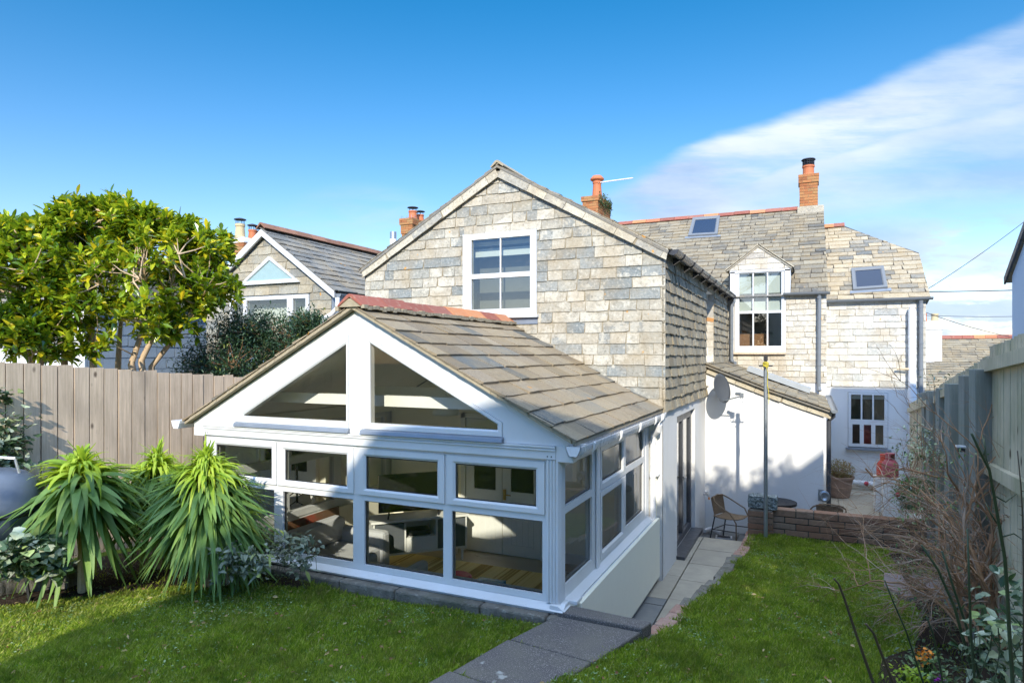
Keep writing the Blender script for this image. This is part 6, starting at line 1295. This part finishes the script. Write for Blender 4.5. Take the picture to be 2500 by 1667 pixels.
# ------------------------------------------------------------------ grass
def inpoly(x, y, P):
    ins = np.zeros(len(x), bool); n = len(P)
    for i in range(n):
        (x0, y0), (x1, y1) = P[i], P[(i+1) % n]; c = (y0 > y) != (y1 > y); ins ^= c & (x < (x1-x0)*(y-y0)/((y1-y0) if y1 != y0 else 1e-9)+x0)
    return ins
def GHn(x, y):
    h = np.where(y > 10.4, .12, np.where(y > 5, .75-(y-5)*.1167, .75+(5-y)*.075)); h = h-np.where(x < -1.3, .05*np.minimum(1, (-1.3-x)/.6), 0)
    return h+.018*np.sin(x*2.1+y*1.3)+.012*np.sin(x*4.7-y*3.1)
SLABS = [[(-2.05, 4.43), (-1.42, 4.35), (-1.24, 5.05), (-1.90, 5.05)], [(-2.19, 3.80), (-1.58, 3.70), (-1.43, 4.34), (-2.06, 4.42)], [(-2.34, 3.16), (-1.72, 3.06), (-1.59, 3.69), (-2.2, 3.79)], [(p.x, p.y) for p in [onp(2157.6, 1382, 'Z', .40), onp(2290, 1391, 'Z', .40), onp(2318, 1470, 'Z', .42), onp(2213, 1466, 'Z', .42), onp(2158, 1424, 'Z', .42)]]]
def scatter(n, yfar=10.86):
    g = rg; x = g.uniform(-6.9, 1.7, n); y = 2.3+(yfar-2.3)*g.uniform(0, 1, n)**1.25
    lat = (x*math.cos(PSI)+y*math.sin(PSI))/np.maximum(.1, -x*math.sin(PSI)+y*math.cos(PSI)); k = np.abs(lat) < .86
    ok = ((y < 4.93) & (x < -1.14)) | ((x > -1.2) & (y <= 5)) | ((y > 5) & (x > -1.17+.26*np.clip((y-5)/2.6, 0, 1)+.05)); ok &= (x < 1.25+.07*(y-5)-.06) & k
    for s in SLABS: ok &= ~inpoly(x, y, s)
    bed_ = inpoly(x, y, BEDR) | inpoly(x, y, BEDL); ok &= ~(bed_ & (g.uniform(0, 1, n) < .88)); return x[ok], y[ok]
x, y = scatter(560000); n = len(x); g = rg; z = GHn(x, y)
patch = np.sin(x*3.1+1.3*np.sin(y*2.3))*np.cos(y*2.7+x)+.5*np.sin(x*9+y*7); hgt = (.022+.016*patch+g.uniform(0, .030, n)); hgt = np.maximum(hgt, .008); az = g.uniform(0, 6.28, n); ln = g.uniform(.1, .9, n)*hgt; wd = g.uniform(.0018, .0036, n)*(1+.07*y)
sx, sy = -np.sin(az), np.cos(az); V = np.stack([np.stack([x-sx*wd, y-sy*wd, z-.004], 1), np.stack([x+sx*wd, y+sy*wd, z-.004], 1), np.stack([x+np.cos(az)*ln*.4+sx*wd*.7, y+np.sin(az)*ln*.4+sy*wd*.7, z+hgt*.62], 1), np.stack([x+np.cos(az)*ln, y+np.sin(az)*ln, z+hgt], 1)], 1).reshape(-1, 3)
b = np.arange(n)[:, None]*4; F = np.concatenate([b+[[0, 1, 2]], b+[[0, 2, 3]]]); o = npmesh('grass', V, F, M['grass']); tag(o, 'short green lawn grass', 'grass', kind='stuff')
# clover and small weeds
x, y = scatter(70000, 10.5); cl = (np.sin(x*1.7+y*.9)+np.sin(y*2.3-x*1.1)+g.normal(0, .8, len(x))) > .35; x, y = x[cl], y[cl]; n = len(x); P = np.stack([x, y, GHn(x, y)+g.uniform(.012, .034, n)], 1)
D = g.normal(0, 1, (n, 3))*[1, 1, .25]; V, F = leafarr(P, D, g.uniform(.012, .024, n), g.uniform(.010, .020, n), .1, 2, .1, g.uniform(-.3, .3, n)); o = npmesh('clover', V, F, M['clover']); tag(o, 'small clover leaves mixed into the lawn', 'ground cover', kind='stuff')
gx, gy = scatter(1400, 10.4); gx, gy = gx[:260], gy[:260]; P = np.repeat(np.stack([gx, gy, GHn(gx, gy)], 1), 14, 0); n = len(P); P = P+g.normal(0, .018, (n, 3))*[1, 1, 0]+[0, 0, .006]
V, F = leafarr(P, g.normal(0, 1, (n, 3))*[1, 1, .2]+[0, 0, .45], g.uniform(.03, .065, n), g.uniform(.008, .018, n), .5, 3, .3); o = npmesh('lawn_weeds', V, F, M['clover']); tag(o, 'rosettes of broad leaved weeds growing in the lawn', 'weeds', kind='stuff')
# weeds over the beds
def bedscatter(P, n): 
    xs = [p[0] for p in P]; ys = [p[1] for p in P]; x = rg.uniform(min(xs), max(xs), n); y = rg.uniform(min(ys), max(ys), n); k = inpoly(x, y, P); return x[k], y[k]
xs, ys = [], []
for B in (BEDR, BEDL): a, b = bedscatter(B, 9000); kk = (np.sin(a*5+b*3)+np.sin(b*6-a*2)+rg.normal(0, .6, len(a))) > .1; xs.append(a[kk]); ys.append(b[kk])
x = np.concatenate(xs); y = np.concatenate(ys); n = len(x); P = np.stack([x, y, GHn(x, y)+rg.uniform(.01, .07, n)], 1); V, F = leafarr(P, rg.normal(0, 1, (n, 3))*[1, 1, .4]+[0, 0, .3], rg.uniform(.02, .05, n), rg.uniform(.012, .026, n), .3, 2, .2)
o = npmesh('bed_weeds', V, F, M['leaf_shrub']); tag(o, 'low grey green weeds covering the soil beds', 'ground cover', kind='stuff')
# tufts along kerb, wall foot and edging
pts = [(rnd.uniform(-6, -1.9), 4.92+rnd.uniform(-.03, .01)) for _ in range(110)]+[(rnd.uniform(-.5, 1.7), 10.86) for _ in range(90)]+[(EX(yy)+rnd.uniform(.04, .10), yy) for yy in [rnd.uniform(5.3, 10.6) for _ in range(80)]]
P = np.repeat(np.array([(a, b, GH(a, b)) for a, b in pts]), 12, 0); n = len(P); P = P+rg.normal(0, .025, (n, 3))*[1, .5, 0]; V, F = leafarr(P, rg.normal(0, .5, (n, 3))+[0, -.2, 1], rg.uniform(.03, .085, n), rg.uniform(.005, .016, n), .5, 3, .2)
o = npmesh('grass_tufts', V, F, M['grass']); tag(o, 'longer grass tufts along the kerb, the brick wall and the path edging', 'grass', kind='stuff')

x, y = scatter(1500, 10.6); n = len(x); P = np.stack([x, y, GHn(x, y)+.03], 1); V, F = leafarr(P, rg.normal(0, 1, (n, 3))*[1, 1, .15], rg.uniform(.02, .05, n), rg.uniform(.012, .028, n), .1, 3, .5, rg.uniform(-1, 1, n)); sel = rg.uniform(0, 1, n) < .5
o = npmesh('fallen_leaves', V, F, leaf_mat('leaf_fallen', [(0, (.16, .07, .03)), (.6, (.30, .18, .07)), (1, (.45, .36, .18))], .7, .1)); tag(o, 'scattered brown fallen leaves on the lawn', 'leaves', kind='stuff')
# ------------------------------------------------------------------ buildings and trees behind the viewer that shade the garden
SH = thing('house_behind', 'house behind the photographer whose roof shades the garden', 'house', (3, -7, 1))
prof = [(-2.0, 6.55), (-.99, 7.81), (-.45, 8.39), (-.3, 8.49), (1.03, 8.83), (2.0, 9.05), (3.4, 9.1), (3.4, .5), (-2.0, .5)]
m = MB(); m.prism([(x_, -5.0, z_) for x_, z_ in prof], (0, -1.2, 0)); m.build('wall', M['render'], SH)
tree('shade_tree', 'broad tree behind the photographer casting dappled shade', (3.4, .4, 1.0), [[(3.6, .4, .8), (3.6, .4, 4), (3.4, .4, 7)]], [(3.2, .5, 7.35, 1.0, .9, .95), (2.4, .5, 7.0, .9, .8, 1.0), (4.0, .5, 7.3, .9, .9, .9), (1.5, .5, 5.4, .8, .7, 1.1), (3.0, .5, 6.2, 1.4, .9, .9)], 800, 22, .17, .09, 'leaf_dark', .12, seed=33, shell=.2, cluster=.10)
tree('shade_tree', 'smaller tree behind the photographer on the left casting dappled shade', (-4.4, -5, 1.0), [[(-4.4, -5, .8), (-4.4, -5, 4), (-4.3, -5, 6)]], [(-4.7, -5, 6.2, 1.0, .9, 1.1), (-6.0, -5, 5.8, 1.1, .9, 1.3), (-4.4, -5, 4.0, 1.9, .9, .95), (-2.4, -5, 4.2, .6, .6, 1.0), (-2.5, -5, 7.1, .4, .4, .25)], 230, 20, .18, .09, 'leaf_dark', .12, seed=35, shell=.2, cluster=.11)
H2 = thing('gable_behind', 'gabled house right of the photographer shading the patio', 'house', (5.5, -1, 1)); m = MB(); m.prism([(3.9, 0, .5), (3.9, 0, 8.56), (5.4, 0, 9.85), (7.2, 0, 8.3), (7.2, 0, .5)], (0, -4, 0)); m.build('wall', M['render'], H2)
